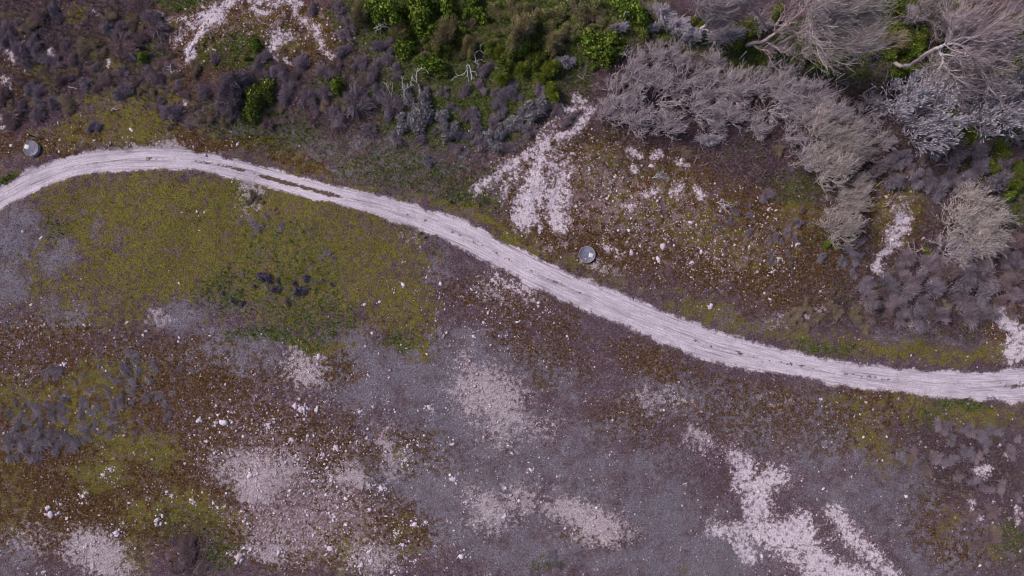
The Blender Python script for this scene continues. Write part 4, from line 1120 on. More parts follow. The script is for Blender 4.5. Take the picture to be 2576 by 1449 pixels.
BARKG = [(190, 180, 182), (178, 168, 172), (200, 190, 192)]
G_T = "bare trees of the upper right"
tree("bare_tree", "grey bare tree with forked pale trunk, crown sweeping above the wire fence", G_T,
     [([(1940, 124, 0), (1975, 102, 2.2), (2004, 86, 4.2), (2031, 68, 5.8)], .14, .10),
      ([(2031, 68, 5.8), (2052, 56, 6.6), (2080, 40, 7.6), (2110, 22, 8.4)], .12, .03),
      ([(2031, 68, 5.8), (2060, 66, 6.3), (2100, 58, 7.0), (2140, 50, 7.8)], .10, .03),
      ([(2031, 68, 5.8), (2046, 84, 5.6), (2062, 106, 5.5), (2080, 132, 5.4), (2096, 152, 5.2)], .11, .03),
      ([(2052, 56, 6.6), (2046, 36, 7.4), (2056, 8, 8.6)], .08, .02),
      ([(2062, 100, 5.6), (2100, 106, 6.0), (2140, 112, 6.4)], .06, .02),
      ([(2100, 58, 7.0), (2140, 80, 7.0), (2170, 96, 7.2)], .05, .02),
      ([(2080, 40, 7.6), (2130, 26, 8.2), (2165, 24, 8.6)], .05, .02),
      ([(2031, 68, 5.8), (2038, 92, 5.0), (2036, 118, 4.6)], .05, .02)],
     11, BARKG, [(156, 144, 144), (180, 168, 164), (128, 114, 120)], [(216, 206, 196), (204, 192, 186), (222, 214, 208)], n1=15, n2=7, n3=5, len1=1.9)
tree("bare_tree", "pinkish bare tree leaning from its low base beneath the forked tree", G_T,
     [([(1880, 114, 0), (1893, 108, 1.2), (1922, 102, 2.6), (1950, 82, 4.2), (1982, 58, 5.4)], .14, .07),
      ([(1982, 58, 5.4), (2010, 34, 6.4), (2040, 6, 7.4)], .06, .02), ([(1950, 82, 4.2), (1952, 62, 4.9), (1976, 40, 5.6)], .05, .02),
      ([(1922, 102, 2.6), (1944, 110, 3.0), (1962, 126, 3.2), (1976, 132, 3.4)], .05, .02), ([(1950, 82, 4.2), (1990, 76, 4.8), (2010, 84, 5.2)], .05, .02), ([(1893, 108, 1.2), (1905, 120, 1.8), (1926, 126, 2.2)], .04, .015)],
     12, [(172, 152, 156), (184, 166, 168)], [(164, 146, 150), (150, 132, 138), (176, 160, 160)], [(186, 170, 172), (170, 156, 154)], n1=8, n2=5, n3=4, len1=1.1)
tree("bare_tree", "arching bare tree with long smooth grey trunk curving out of dark undergrowth", G_T,
     [([(2252, 156, 0), (2262, 164, .8), (2284, 165, 1.7), (2310, 150, 3.0), (2336, 132, 4.4), (2360, 120, 5.4), (2380, 110, 6.0), (2400, 106, 6.4)], .15, .10),
      ([(2400, 106, 6.4), (2424, 114, 6.6), (2450, 122, 6.8), (2475, 124, 7.0)], .10, .03), ([(2395, 107, 6.3), (2420, 94, 7.0), (2450, 92, 7.4), (2480, 100, 7.6)], .09, .03),
      ([(2360, 120, 5.4), (2372, 138, 5.2), (2374, 156, 5.0), (2360, 172, 4.8)], .09, .03), ([(2368, 134, 5.2), (2394, 138, 5.6), (2424, 130, 6.0)], .08, .02), ([(2380, 110, 6.0), (2388, 90, 6.8), (2400, 70, 7.4)], .06, .02),
      ([(2374, 156, 5.0), (2390, 180, 4.8), (2410, 196, 4.6), (2434, 214, 4.4)], .08, .03), ([(2450, 122, 6.8), (2480, 150, 6.4), (2500, 170, 6.2)], .05, .02), ([(2400, 106, 6.4), (2406, 124, 6.2), (2410, 150, 6.0)], .05, .02), ([(2450, 92, 7.4), (2480, 70, 7.8), (2510, 56, 8.0)], .05, .02), ([(2424, 130, 6.0), (2460, 160, 6.0), (2490, 200, 5.8)], .05, .02)],
     13, BARKG, [(150, 134, 140), (166, 152, 156), (130, 112, 122)], [(204, 190, 188), (190, 176, 172), (210, 200, 184)], n1=12, n2=7, n3=4, len1=1.9)
tree("budding_tree", "white-budded tree with a dense bright crown over purple ground", G_T,
     [([(2270, 330, 0), (2276, 318, 1.0), (2286, 306, 2.0)], .12, .09), ([(2286, 306, 2.0), (2300, 290, 2.8), (2330, 270, 3.6), (2360, 255, 4.2)], .07, .02), ([(2286, 306, 2.0), (2276, 286, 2.8), (2260, 262, 3.4), (2246, 240, 3.8)], .06, .02), ([(2286, 306, 2.0), (2300, 318, 2.4), (2296, 340, 2.8), (2280, 366, 3.0)], .06, .02), ([(2286, 306, 2.0), (2320, 312, 2.8), (2350, 310, 3.4), (2380, 300, 3.8)], .06, .02), ([(2286, 306, 2.0), (2262, 312, 2.6), (2240, 300, 3.2), (2228, 276, 3.6)], .05, .02), ([(2300, 290, 2.8), (2300, 262, 3.6), (2306, 236, 4.2)], .05, .02), ([(2300, 318, 2.4), (2326, 338, 2.8), (2336, 346, 3.0)], .04, .02), ([(2276, 286, 2.8), (2290, 262, 3.4), (2280, 240, 3.8)], .04, .02)],
     14, [(150, 140, 146), (164, 154, 158)], [(138, 128, 138), (120, 110, 122)], [(206, 200, 212), (190, 184, 196), (220, 215, 226)], n1=10, n2=6, n3=5, len1=1.35, tipthick=1.0, buds=.08, twig_r=.013)
tree("budding_tree", "white-budded tree cut by the right edge of the view", G_T,
     [([(2480, 296, 0), (2492, 286, 1.4), (2506, 272, 2.8)], .14, .1), ([(2506, 272, 2.8), (2530, 250, 3.8), (2552, 220, 4.8), (2570, 180, 5.6)], .08, .02), ([(2506, 272, 2.8), (2540, 270, 3.8), (2580, 262, 4.6)], .07, .02), ([(2506, 272, 2.8), (2520, 300, 3.2), (2548, 326, 3.4), (2570, 350, 3.4)], .07, .02), ([(2492, 286, 1.4), (2466, 270, 2.6), (2440, 262, 3.2), (2412, 268, 3.6)], .06, .02), ([(2506, 272, 2.8), (2496, 250, 3.6), (2486, 226, 4.2)], .05, .02), ([(2530, 250, 3.8), (2560, 240, 4.6), (2590, 226, 5.0)], .05, .02), ([(2520, 300, 3.2), (2500, 322, 3.2), (2470, 330, 3.2)], .05, .02)],
     15, [(160, 150, 158), (150, 140, 146)], [(136, 126, 138), (118, 108, 120)], [(220, 216, 228), (206, 202, 214)], n1=10, n2=6, n3=5, len1=1.5, tipthick=1.0, buds=.08, twig_r=.013)
tree("bare_tree", "reddish-brown whippy tree filling the top right corner", G_T,
     [([(2450, 70, 0), (2470, 56, 1.6), (2490, 40, 3.2)], .12, .08), ([(2490, 40, 3.2), (2520, 20, 4.4), (2560, -10, 5.6)], .06, .02), ([(2490, 40, 3.2), (2480, 20, 4.2), (2470, -10, 5.2)], .06, .02), ([(2490, 40, 3.2), (2530, 40, 4.2), (2580, 30, 5.2)], .06, .02), ([(2470, 56, 1.6), (2440, 40, 3.0), (2420, 14, 4.4)], .05, .02), ([(2490, 40, 3.2), (2500, 14, 4.6), (2520, -20, 6)], .05, .02)],
     16, [(140, 118, 120), (128, 106, 110)], [(140, 116, 122), (122, 98, 108), (156, 136, 128)], [(160, 138, 138), (168, 150, 134)], n1=14, n2=7, n3=4, len1=1.5, wind=.8)
tree("bare_tree", "pale grey tangled tree above the first fence posts", G_T,
     [([(1758, 86, 0), (1768, 70, 1.5), (1780, 56, 2.8)], .12, .09), ([(1780, 56, 2.8), (1800, 40, 3.8), (1826, 30, 4.6)], .07, .02), ([(1780, 56, 2.8), (1784, 26, 4.0), (1790, 4, 5.0)], .06, .02), ([(1780, 56, 2.8), (1760, 34, 3.8), (1750, 10, 4.6)], .06, .02), ([(1800, 40, 3.8), (1830, 12, 5.0), (1850, -6, 5.6)], .05, .02), ([(1768, 70, 1.5), (1790, 76, 2.6), (1820, 66, 3.4)], .05, .02), ([(1826, 30, 4.6), (1850, 24, 5.0), (1870, 8, 5.4)], .04, .02)],
     17, BARKG, [(160, 148, 152), (146, 132, 138), (172, 162, 164)], [(184, 174, 176), (174, 164, 162)], n1=12, n2=7, n3=5, len1=1.2)
tree("bare_tree", "thin pink-barked crooked tree between two green hollows at the top", G_T,
     [([(1930, 76, 0), (1922, 60, 1.6), (1912, 42, 2.8), (1896, 22, 4.0), (1882, 4, 5.0), (1872, -12, 5.6)], .10, .05), ([(1912, 42, 2.8), (1900, 30, 3.4), (1890, 30, 3.8)], .04, .015), ([(1922, 60, 1.6), (1918, 40, 2.6), (1924, 26, 3.2)], .04, .015), ([(1896, 22, 4.0), (1914, 14, 4.6), (1930, 22, 5.0)], .04, .015)],
     18, [(186, 164, 172), (176, 156, 162)], [(150, 130, 136), (164, 146, 150)], [(176, 160, 164), (160, 146, 146)], n1=5, n2=4, n3=3, len1=.8)
tree("budding_tree", "loose pale budding tree in dark green scrub at the top edge", G_T,
     [([(2300, 60, 0), (2310, 44, 1.6), (2322, 28, 3.0)], .10, .07), ([(2322, 28, 3.0), (2340, 10, 4.2), (2360, -12, 5.0)], .05, .02), ([(2322, 28, 3.0), (2316, 6, 4.2), (2320, -14, 5.0)], .05, .02), ([(2322, 28, 3.0), (2352, 24, 4.0), (2384, 12, 4.8)], .05, .02), ([(2310, 44, 1.6), (2340, 50, 2.6), (2356, 62, 3.0)], .04, .02)],
     19, BARKG, [(150, 138, 136), (138, 122, 124)], [(178, 172, 160), (166, 158, 146)], n1=9, n2=6, n3=5, len1=1.0)


# ------------------------------------------------------------------ dead branches and sticks lying about
def branch(label, paths, seed, cols=((214, 206, 212), (196, 186, 192)), rad=.035, name="dead_branch", cat="branch", n_tw=6, group=None):
    """paths: polylines [(dx, dy, h)]; the first is the main stem"""
    rr = np.random.default_rng(seed)
    p0 = P(*paths[0][0])
    org = np.array([p0[0], p0[1], 0.0])
    e = ob(name, None, None, (p0[0], p0[1], gz(p0[0], p0[1]) + .02))
    tag(e, label, cat, group)
    for i, pts in enumerate(paths):
        A = np.array([P(*p) for p in pts]) - org
        k = len(A)
        Q = np.stack([np.interp(np.linspace(0, k - 1, 4 * k), np.arange(k), A[:, j]) for j in range(3)], -1)
        Q[1:-1] += rr.normal(0, .025, Q[1:-1].shape)
        R = np.linspace(rad, rad * .4, len(Q)) * (1 if i == 0 else .75)
        pr = [tubes(Q[None], R[None], pick(cols, 1, .05, rr), 5)]
        if n_tw:
            idx = rr.integers(2, len(Q) - 1, n_tw)
            st = Q[idx]
            tan = unit(Q[idx] - Q[idx - 1])
            dr = unit(tan + rr.normal(0, .6, (n_tw, 3)) * np.array([1, 1, .5]))
            L = rr.uniform(.15, .4, n_tw)[:, None]
            T3 = np.stack([st, st + dr * L * .5 + rr.normal(0, .02, (n_tw, 3)), st + dr * L], 1)
            pr.append(tubes(T3, np.array([[rad * .5, rad * .35, rad * .2]]) * np.ones((n_tw, 1)), pick(cols, n_tw, .06, rr), 4))
        V, F, C = join(pr)
        ob("stem" if i == 0 else "side_branch", mesh_from("limb", V, F, M_BARK, C), e)
    return e


W_ = .25
branch("bleached antler-shaped dead branch lying on dark scrub", [[(1186, 200, .1), (1186, 186, .3), (1181, 164, .5), (1174, 162, .5), (1176, 184, .4), (1179, 204, .2)], [(1174, 176, .4), (1166, 188, .3), (1150, 190, .2), (1138, 198, .1)], [(1184, 178, .4), (1196, 180, .3), (1198, 188, .2)], [(1186, 190, .3), (1192, 198, .2)]], 31, rad=.04)
branch("twisted grey dead branch above the antler-shaped one", [[(1200, 170, .2), (1203, 162, .4), (1195, 154, .5), (1205, 150, .6), (1222, 154, .4)], [(1196, 152, .5), (1194, 140, .6), (1198, 128, .6), (1210, 126, .5)], [(1210, 126, .5), (1218, 136, .4), (1226, 134, .3)], [(1208, 122, .5), (1208, 110, .6), (1218, 108, .5)]], 32, cols=((186, 180, 190), (166, 160, 170)), rad=.03)
branch("pale crooked dead shrub with pink base left of the antler branch", [[(1054, 240, 0), (1056, 228, .2), (1053, 214, .4), (1044, 204, .6), (1036, 194, .7)], [(1036, 194, .7), (1034, 206, .5), (1034, 220, .3)], [(1048, 208, .5), (1048, 190, .7), (1050, 172, .8)], [(1050, 180, .7), (1062, 172, .6), (1078, 182, .4)], [(1036, 214, .3), (1028, 222, .2)]], 33, rad=.035)
branch("slim grey forked dead branch over blue-grey bushes", [[(982, 236, .3), (976, 222, .5), (972, 212, .6), (968, 210, .6)], [(976, 222, .5), (984, 206, .6)], [(986, 206, .6), (988, 222, .5), (986, 240, .4)]], 34, cols=((186, 178, 184), (170, 160, 168)), rad=.025)
branch("upright thin bleached branch between two blue-grey bushes", [[(1018, 244, .3), (1016, 228, .5), (1014, 220, .6), (1012, 206, .6)], [(1016, 228, .5), (1024, 222, .5), (1028, 212, .5)], [(1012, 206, .6), (1014, 198, .6), (1022, 198, .6)]], 35, cols=((206, 200, 206), (186, 180, 186)), rad=.025)
branch("bleached spray of dead twigs under the top green bush", [[(940, 72, .3), (950, 66, .5), (960, 62, .6), (972, 56, .7)], [(960, 62, .6), (964, 52, .7)], [(962, 64, .6), (974, 68, .5), (980, 70, .4)], [(950, 66, .5), (946, 80, .3)], [(960, 64, .6), (958, 74, .4)]], 36, cols=((176, 172, 180), (160, 154, 162)), rad=.03)
branch("white forked branch lying beside the chalk streak", [[(438, 188, .05), (434, 182, .12), (432, 176, .2), (431, 162, .25)], [(434, 182, .12), (442, 190, .06)], [(436, 184, .12), (446, 184, .15), (457, 178, .2)], [(442, 184, .1), (450, 188, .08)]], 37, rad=.055, n_tw=3)
branch("white bent stick on olive moss below the mauve scrub", [[(281, 278, .05), (287, 273, .12), (294, 276, .1), (300, 273, .05)], [(287, 273, .12), (290, 270, .1)]], 38, rad=.04, n_tw=1)
branch("small white stick left of the bent stick", [[(274, 252, .04), (277, 254, .06), (279, 256, .04)]], 39, rad=.035, n_tw=1)
branch("small white stick right of the bent stick", [[(300, 256, .04), (306, 257, .06), (311, 259, .04)]], 40, rad=.03, n_tw=1)
branch("broken pale stick in the middle of the left moss strip", [[(174, 218, .05), (180, 220, .08), (186, 222, .06), (197, 224, .05)]], 41, rad=.03, n_tw=2)
branch("short pale stick in the scrub near the left edge", [[(58, 275, .05), (64, 278, .08), (70, 281, .05)]], 42, rad=.03, n_tw=1)
branch("bleached fan of dead twigs on the brown moss below the willows", [[(1642, 447, .05), (1654, 438, .2), (1668, 434, .3), (1680, 436, .3)], [(1642, 447, .05), (1660, 442, .25), (1676, 442, .3)], [(1644, 446, .1), (1662, 448, .2), (1670, 458, .15)], [(1648, 444, .1), (1668, 446, .2), (1684, 450, .2)], [(1650, 440, .15), (1664, 436, .3), (1672, 430, .3)], [(1660, 442, .2), (1678, 446, .25), (1686, 444, .2)]], 43, cols=((196, 188, 194), (180, 172, 178)), rad=.026, n_tw=7)
branch("bleached dead twig fan spreading right of the brown moss", [[(1800, 510, .05), (1814, 514, .2), (1828, 516, .25), (1846, 514, .25)], [(1804, 508, .1), (1818, 508, .25), (1834, 512, .3)], [(1806, 512, .1), (1816, 520, .2), (1826, 524, .2)], [(1810, 508, .1), (1812, 502, .2)], [(1814, 514, .2), (1834, 522, .25), (1842, 520, .2)], [(1816, 520, .2), (1834, 538, .1)]], 44, rad=.028, n_tw=5)
branch("thin pale stick at the edge of the willow litter", [[(1744, 411, .05), (1750, 402, .08), (1758, 392, .1), (1766, 386, .05)]], 45, cols=((176, 160, 166),), rad=.022, n_tw=1)
branch("short pale stick right of the thin litter stick", [[(1762, 417, .05), (1772, 415, .08), (1780, 412, .05)]], 46, cols=((176, 162, 168),), rad=.022, n_tw=1)
branch("long curved pinkish stick above the thin chalk gully", [[(2195, 476, .05), (2206, 466, .1), (2216, 458, .12), (2220, 452, .12), (2237, 444, .05)], [(2216, 458, .1), (2230, 456, .08), (2240, 454, .05)]], 47, cols=((196, 172, 168), (184, 160, 158)), rad=.03, n_tw=2)
branch("straight pinkish stick right of the curved one", [[(2273, 464, .05), (2282, 454, .08), (2292, 442, .05)]], 48, cols=((178, 156, 158),), rad=.03, n_tw=0)
branch("hairpin-shaped dead branch at the top of the chalk gully", [[(2214, 520, .05), (2228, 519, .1), (2238, 506, .15), (2250, 486, .1)], [(2225, 518, .1), (2232, 506, .15), (2240, 492, .1)]], 49, cols=((190, 170, 172), (180, 160, 164)), rad=.03, n_tw=2)
branch("crossed thin grey branches standing in the right scrub", [[(2350, 418, .1), (2366, 414, .5), (2384, 412, .6), (2400, 410, .4)], [(2370, 374, .8), (2374, 392, .6), (2384, 414, .5), (2386, 430, .2)], [(2372, 376, .8), (2378, 396, .5)], [(2384, 412, .5), (2400, 418, .3)]], 50, cols=((150, 146, 160), (136, 130, 142)), rad=.025, n_tw=2)
branch("slim pale stick left of the crossed branches", [[(2333, 390, .05), (2343, 398, .2), (2352, 408, .1)]], 51, cols=((170, 158, 164),), rad=.024, n_tw=1)
branch("short forked stick below the slim pale stick", [[(2316, 418, .05), (2324, 416, .1), (2332, 411, .1)]], 52, cols=((170, 160, 166),), rad=.024, n_tw=1)
branch("bluish bent branch on the dark hollow at right", [[(2466, 380, .1), (2474, 374, .2), (2486, 367, .2)], [(2450, 390, .05), (2462, 396, .15), (2484, 398, .1)]], 53, cols=((166, 160, 176), (150, 146, 160)), rad=.028, n_tw=2)
branch("long broken grey branch at the right edge below the budding tree", [[(2534, 352, .1), (2541, 366, .3), (2546, 376, .3), (2556, 386, .2), (2564, 393, .1)], [(2540, 364, .3), (2550, 366, .2)], [(2546, 376, .3), (2534, 388, .1)]], 54, cols=((172, 164, 170), (150, 142, 150)), rad=.035, n_tw=2)
branch("pale knotted branch in dark scrub at far right", [[(2490, 433, .1), (2500, 425, .3), (2516, 422, .2), (2526, 418, .1)]], 55, cols=((186, 176, 176), (160, 150, 152)), rad=.03, n_tw=3)
branch("Y-shaped dead shrub with white base beside the chalk gully", [[(2301, 643, 0), (2302, 632, .3), (2300, 614, .7), (2298, 604, .9)], [(2301, 641, .05), (2308, 632, .4), (2318, 626, .7), (2324, 620, .8)], [(2300, 638, .1), (2294, 628, .4), (2286, 616, .7)], [(2318, 626, .7), (2326, 627, .7)], [(2288, 620, .6), (2286, 608, .8)]], 56, cols=((196, 176, 166), (180, 160, 154)), rad=.035, n_tw=5)
branch("low arching dead branch crossing the chalk gully", [[(2240, 626, .1), (2248, 622, .3), (2264, 626, .4), (2280, 636, .2)], [(2252, 622, .3), (2268, 634, .3)], [(2260, 624, .4), (2278, 630, .3)]], 57, cols=((164, 148, 148), (150, 134, 136)), rad=.025, n_tw=5)
branch("silvery spray of dead twigs in the right scrub", [[(2416, 700, .2), (2426, 696, .4), (2440, 694, .5), (2456, 690, .4)], [(2420, 696, .3), (2430, 686, .5), (2444, 676, .5)], [(2426, 696, .4), (2442, 698, .4), (2458, 700, .3)], [(2430, 690, .4), (2446, 690, .5)], [(2420, 700, .2), (2436, 702, .3)]], 58, cols=((180, 176, 190), (160, 156, 170)), rad=.022, n_tw=5)
branch("single leaning stick in brown scrub near the right edge", [[(2561, 758, .05), (2558, 746, .4), (2556, 734, .7)], [(2557, 740, .5), (2568, 745, .4)], [(2556, 736, .6), (2566, 733, .6)]], 59, cols=((166, 158, 168),), rad=.025, n_tw=1)
branch("thin branched stick on the chalk at the right edge", [[(2562, 812, .05), (2555, 800, .3), (2549, 792, .5)], [(2555, 800, .3), (2540, 799, .3)], [(2553, 798, .3), (2560, 790, .4)]], 60, cols=((176, 162, 166),), rad=.025, n_tw=2)
branch("pale forked dead branch standing between fence posts", [[(1811, 152, .05), (1809, 134, .5), (1804, 116, 1.0), (1800, 106, 1.2), (1795, 105, 1.2)], [(1805, 118, .9), (1814, 108, 1.1), (1822, 98, 1.2)], [(1808, 130, .5), (1812, 120, .8)], [(1796, 106, 1.2), (1796, 120, .8), (1797, 130, .6)]], 61, cols=((206, 190, 194), (190, 174, 180)), rad=.04, n_tw=4)
branch("broken pinkish stump standing by the arching tree", [[(2231, 202, 0), (2233, 186, .7), (2236, 168, 1.5)]], 62, cols=((190, 168, 160), (168, 146, 142)), rad=.09, name="broken_stump", cat="stump", n_tw=2)
branch("long arched dead limb left of the white-budded tree", [[(2240, 210, .1), (2268, 218, .8), (2290, 214, 1.6), (2310, 196, 2.4), (2336, 182, 2.8), (2352, 186, 2.6), (2362, 202, 2.0), (2366, 224, 1.2)], [(2290, 214, 1.6), (2284, 204, 1.8), (2260, 200, 1.6)], [(2300, 206, 2.0), (2304, 190, 2.4)]], 63, cols=((164, 156, 164), (150, 140, 150)), rad=.055, n_tw=8)
branch("pale dead branches sprawled by the last fence post", [[(2104, 206, .1), (2124, 200, .4), (2140, 192, .5), (2154, 182, .4)], [(2110, 208, .2), (2134, 212, .3), (2162, 208, .2)], [(2124, 204, .3), (2146, 214, .3), (2164, 218, .2)]], 64, cols=((170, 156, 164), (156, 142, 150)), rad=.03, n_tw=6)
branch("thin twig cluster rising at the right edge", [[(2552, 670, .1), (2556, 650, .8), (2550, 636, 1.2)], [(2560, 672, .1), (2566, 650, .8), (2562, 630, 1.2)], [(2546, 666, .1), (2566, 672, .2), (2580, 676, .2)], [(2568, 676, .1), (2572, 652, .7)]], 65, cols=((166, 158, 172), (150, 140, 152)), rad=.022, n_tw=6)
branch("thin bare twig on litter above the chalk loop", [[(1452, 188, .05), (1464, 198, .2), (1476, 204, .2)], [(1464, 198, .2), (1472, 184, .2), (1474, 170, .2)], [(1472, 190, .2), (1486, 188, .1), (1506, 184, .1)]], 66, cols=((168, 146, 154), (150, 130, 138)), rad=.02, n_tw=4)

# ------------------------------------------------------------------ round concrete covers
mC, ntC, bC = new_mat("weathered_concrete", .85)
gC = NT(ntC)
tc = gC.n.new("ShaderNodeTexCoord").outputs["Object"]
nA = gC.noise(tc, 2.6, 5, .65)
nB = gC.noise(tc, 16.0, 3, .7)
cc_ = gC.mix(gC.ss(nA, .35, .65), alb((108, 106, 122)), alb((136, 133, 148)))
cc_ = gC.mix(gC.math('MULTIPLY', gC.ss(nB, .5, .75), .4), cc_, alb((140, 135, 148)))
cc_ = gC.mix(gC.math('MULTIPLY', gC.ss(gC.noise(tc, 1.5, 2, .5, (4, 2, 1)), .56, .7), .5), cc_, alb((92, 80, 88)))
gC.l.new(cc_, bC.inputs["Base Color"])
mW, ntW, bW = new_mat("white_plate", .4)
gW = NT(ntW)
tcw = gW.n.new("ShaderNodeTexCoord").outputs["Object"]
cw = gW.mix(gW.math('MULTIPLY', gW.ss(gW.noise(tcw, 9.0, 3, .6), .55, .72), .5), alb((226, 222, 236)), alb((176, 172, 186)))
gW.l.new(cw, bW.inputs["Base Color"])
mRim, ntR, bR = new_mat("concrete_rim", .9)
gR = NT(ntR)
tcr = gR.n.new("ShaderNodeTexCoord").outputs["Object"]
cr_ = gR.mix(gR.ss(gR.noise(tcr, 7.0, 4, .7), .35, .65), alb((142, 134, 146)), alb((186, 176, 184)))
gR.l.new(cr_, bR.inputs["Base Color"])


def lathe(name, prof, mat, n=64):
    prof = np.array(prof, float)
    a = np.linspace(0, 2 * math.pi, n, endpoint=False)
    V = np.stack([prof[:, 0][:, None] * np.cos(a), prof[:, 0][:, None] * np.sin(a), np.repeat(prof[:, 1][:, None], n, 1)], -1).reshape(-1, 3)
    k = len(prof)
    i = np.arange(k - 1)[:, None] * n
    j = np.arange(n)[None]
    jn = (j + 1) % n
    F = np.stack([i + j, i + jn, i + n + jn, i + n + j], -1).reshape(-1, 4)
    return mesh_from(name, V, F, mat, smooth=False)


def box(name, sx, sy, sz, mat, bev=.006):
    x, y, z, b = sx / 2, sy / 2, sz / 2, bev
    V = []
    for zz, q in ((-z, 0), (z - b, 0), (z, b)):
        V += [(-x + q, -y + q, zz), (x - q, -y + q, zz), (x - q, y - q, zz), (-x + q, y - q, zz)]
    F = [(3, 2, 1, 0), (8, 9, 10, 11)]
    for l in (0, 4):
        for j in range(4):
            F.append((l + j, l + (j + 1) % 4, l + 4 + (j + 1) % 4, l + 4 + j))
    return mesh_from(name, V, F, mat)


def well_cover(dx, dy, r, label, plate_off, plate_rot, knob_off, hgt):
    p = P(dx, dy, hgt)
    e = ob("well_cover", None, None, (p[0], p[1], gz(p[0], p[1]) - .04))
    tag(e, label, "well cover", "round concrete well covers")
    ob("ring", lathe("ring", [(r * .99, -.1), (r * .99, hgt - .075), (r * .97, hgt - .07), (.0, hgt - .07)], mRim), e)
    ob("lid", lathe("lid", [(r * .98, hgt - .068), (r + .006, hgt - .062), (r + .006, hgt - .012), (r - .012, hgt + .002), (r - .03, hgt + .002), (r - .035, hgt - .008), (r * .5, hgt + .004), (0.001, hgt + .006)], mC), e)
    ob("lid_edge", lathe("lid_edge", [(r - .028, hgt + .003), (r - .024, hgt + .012), (r - .004, hgt + .010), (r + .009, hgt - .004), (r + .009, hgt - .03)], mRim), e)
    o1 = ob("plate", box("plate", .34, .32, .02, mW), e, (plate_off[0], plate_off[1], hgt + .020), plate_rot)
    ob("plate_rim", box("plate_rim", .30, .014, .008, mRim, .002), o1, (0, .135, .013))
    ob("knob", lathe("knob", [(.045, -.02), (.045, .015), (.03, .028), (.001, .03)], mW, 16), e, (knob_off[0], knob_off[1], hgt + .012))
    return e


well_cover(78.5, 373, .56, "grey round concrete cover with white plate above the track's left bend", (-.28, .10), math.radians(-14), (.36, -.34), .30)
well_cover(1477, 640, .62, "grey round concrete cover with white plate and knob below the chalk scar", (.30, -.06), math.radians(-12), (-.10, -.34), .22)

# marker post beside the cover at the bend
mP, ntP, bP = new_mat("galvanised_post", .5)
gP = NT(ntP)
tcp = gP.n.new("ShaderNodeTexCoord").outputs["Object"]
gP.l.new(gP.mix(gP.ss(gP.noise(tcp, 12.0, 3), .35, .65), alb((176, 180, 194)), alb((206, 206, 216))), bP.inputs["Base Color"])
mK, ntK, bK = new_mat("dark_cap", .6)
gK = NT(ntK)
gK.l.new(gK.mix(gK.noise(gK.n.new("ShaderNodeTexCoord").outputs["Object"], 20.0), alb((40, 36, 44)), alb((70, 64, 74))), bK.inputs["Base Color"])
p = P(87, 344)
e = ob("marker_post", None, None, (p[0], p[1], gz(p[0], p[1])))
tag(e, "short marker post with pale cap beside the cover at the track bend", "post")
ob("shaft", lathe("shaft", [(.045, -.2), (.045, .62), (.0, .62)], mK, 12), e)
ob("cap", lathe("cap", [(.05, .605), (.062, .62), (.062, .66), (.04, .675), (.0, .676)], mP, 14), e)

# ------------------------------------------------------------------ wire fence
mN, ntN, bN = new_mat("green_wire", .5)
gN = NT(ntN)
gN.l.new(gN.mix(gN.noise(gN.n.new("ShaderNodeTexCoord").outputs["Object"], 6.0), alb((24, 52, 44)), alb((44, 74, 62))), bN.inputs["Base Color"])
FP = [(1565, 52), (1639, 76), (1710, 102), (1785, 126), (1861.6, 147), (1943.6, 166), (2025.6, 185), (2100, 203), (2174, 233), (2248, 262)]
fw = [P(a, b) for a, b in FP]
fe = ob("wire_fence", None, None, (fw[0][0], fw[0][1], gz(fw[0][0], fw[0][1])))
tag(fe, "green wire-mesh fence on pale metal posts winding through the upper right scrub", "fence")
org = np.array(fe.location)
post_me = lathe("post", [(.034, -.4), (.034, 1.62), (.028, 1.64), (.0, 1.642)], mP, 10)
for i, q in enumerate(fw):
    zz = gz(q[0], q[1])
    po = ob("post", post_me, fe, np.array([q[0], q[1], zz]) - org)
    po.rotation_euler = (random.uniform(-.04, .04), random.uniform(-.04, .04), 0)
for q0, q1 in zip(fw[:-1], fw[1:]):
    A = np.array([q0[0], q0[1], gz(q0[0], q0[1])])
    B = np.array([q1[0], q1[1], gz(q1[0], q1[1])])
    ps = []
    for hh in np.arange(.12, 1.5, .15):
        ps.append((A + (0, 0, hh), B + (0, 0, hh)))
    for f in np.linspace(.04, .96, 22):
        c0 = A * (1 - f) + B * f
        ps.append((c0 + (0, 0, .12), c0 + (0, 0, 1.47)))
    Pt = np.array(ps) - org
    V, F, C = tubes(Pt, np.full(Pt.shape[:2], .006), np.ones((len(Pt), 3)) * .05, 3)
    mo = ob("mesh_panel", mesh_from("mesh_panel", V, F, mN), fe)
    mo["kind"] = "stuff"

# ------------------------------------------------------------------ chalk stones, each one a thing
def stone_mesh(seed):
    rr = np.random.default_rng(seed)
    n = 26
    pts = unit(rr.normal(size=(n, 3))) * rr.uniform(.8, 1.1, (n, 1)) * np.array([1, .82, .6])
    import bmesh
    bm = bmesh.new()
    for q in pts:
        bm.verts.new(q)
    bmesh.ops.convex_hull(bm, input=bm.verts)
    bmesh.ops.delete(bm, geom=[v for v in bm.verts if not v.link_faces], context='VERTS')
    bm.verts.index_update()
    V = np.array([v.co[:] for v in bm.verts])
    F = np.array([[v.index for v in f.verts] for f in bm.faces if len(f.verts) == 3])
    bm.free()
    return mesh_from("chalk_stone", V, F, M_STONE, pick([(210, 196, 204), (218, 206, 213), (200, 182, 190)], len(V), .04, rr))


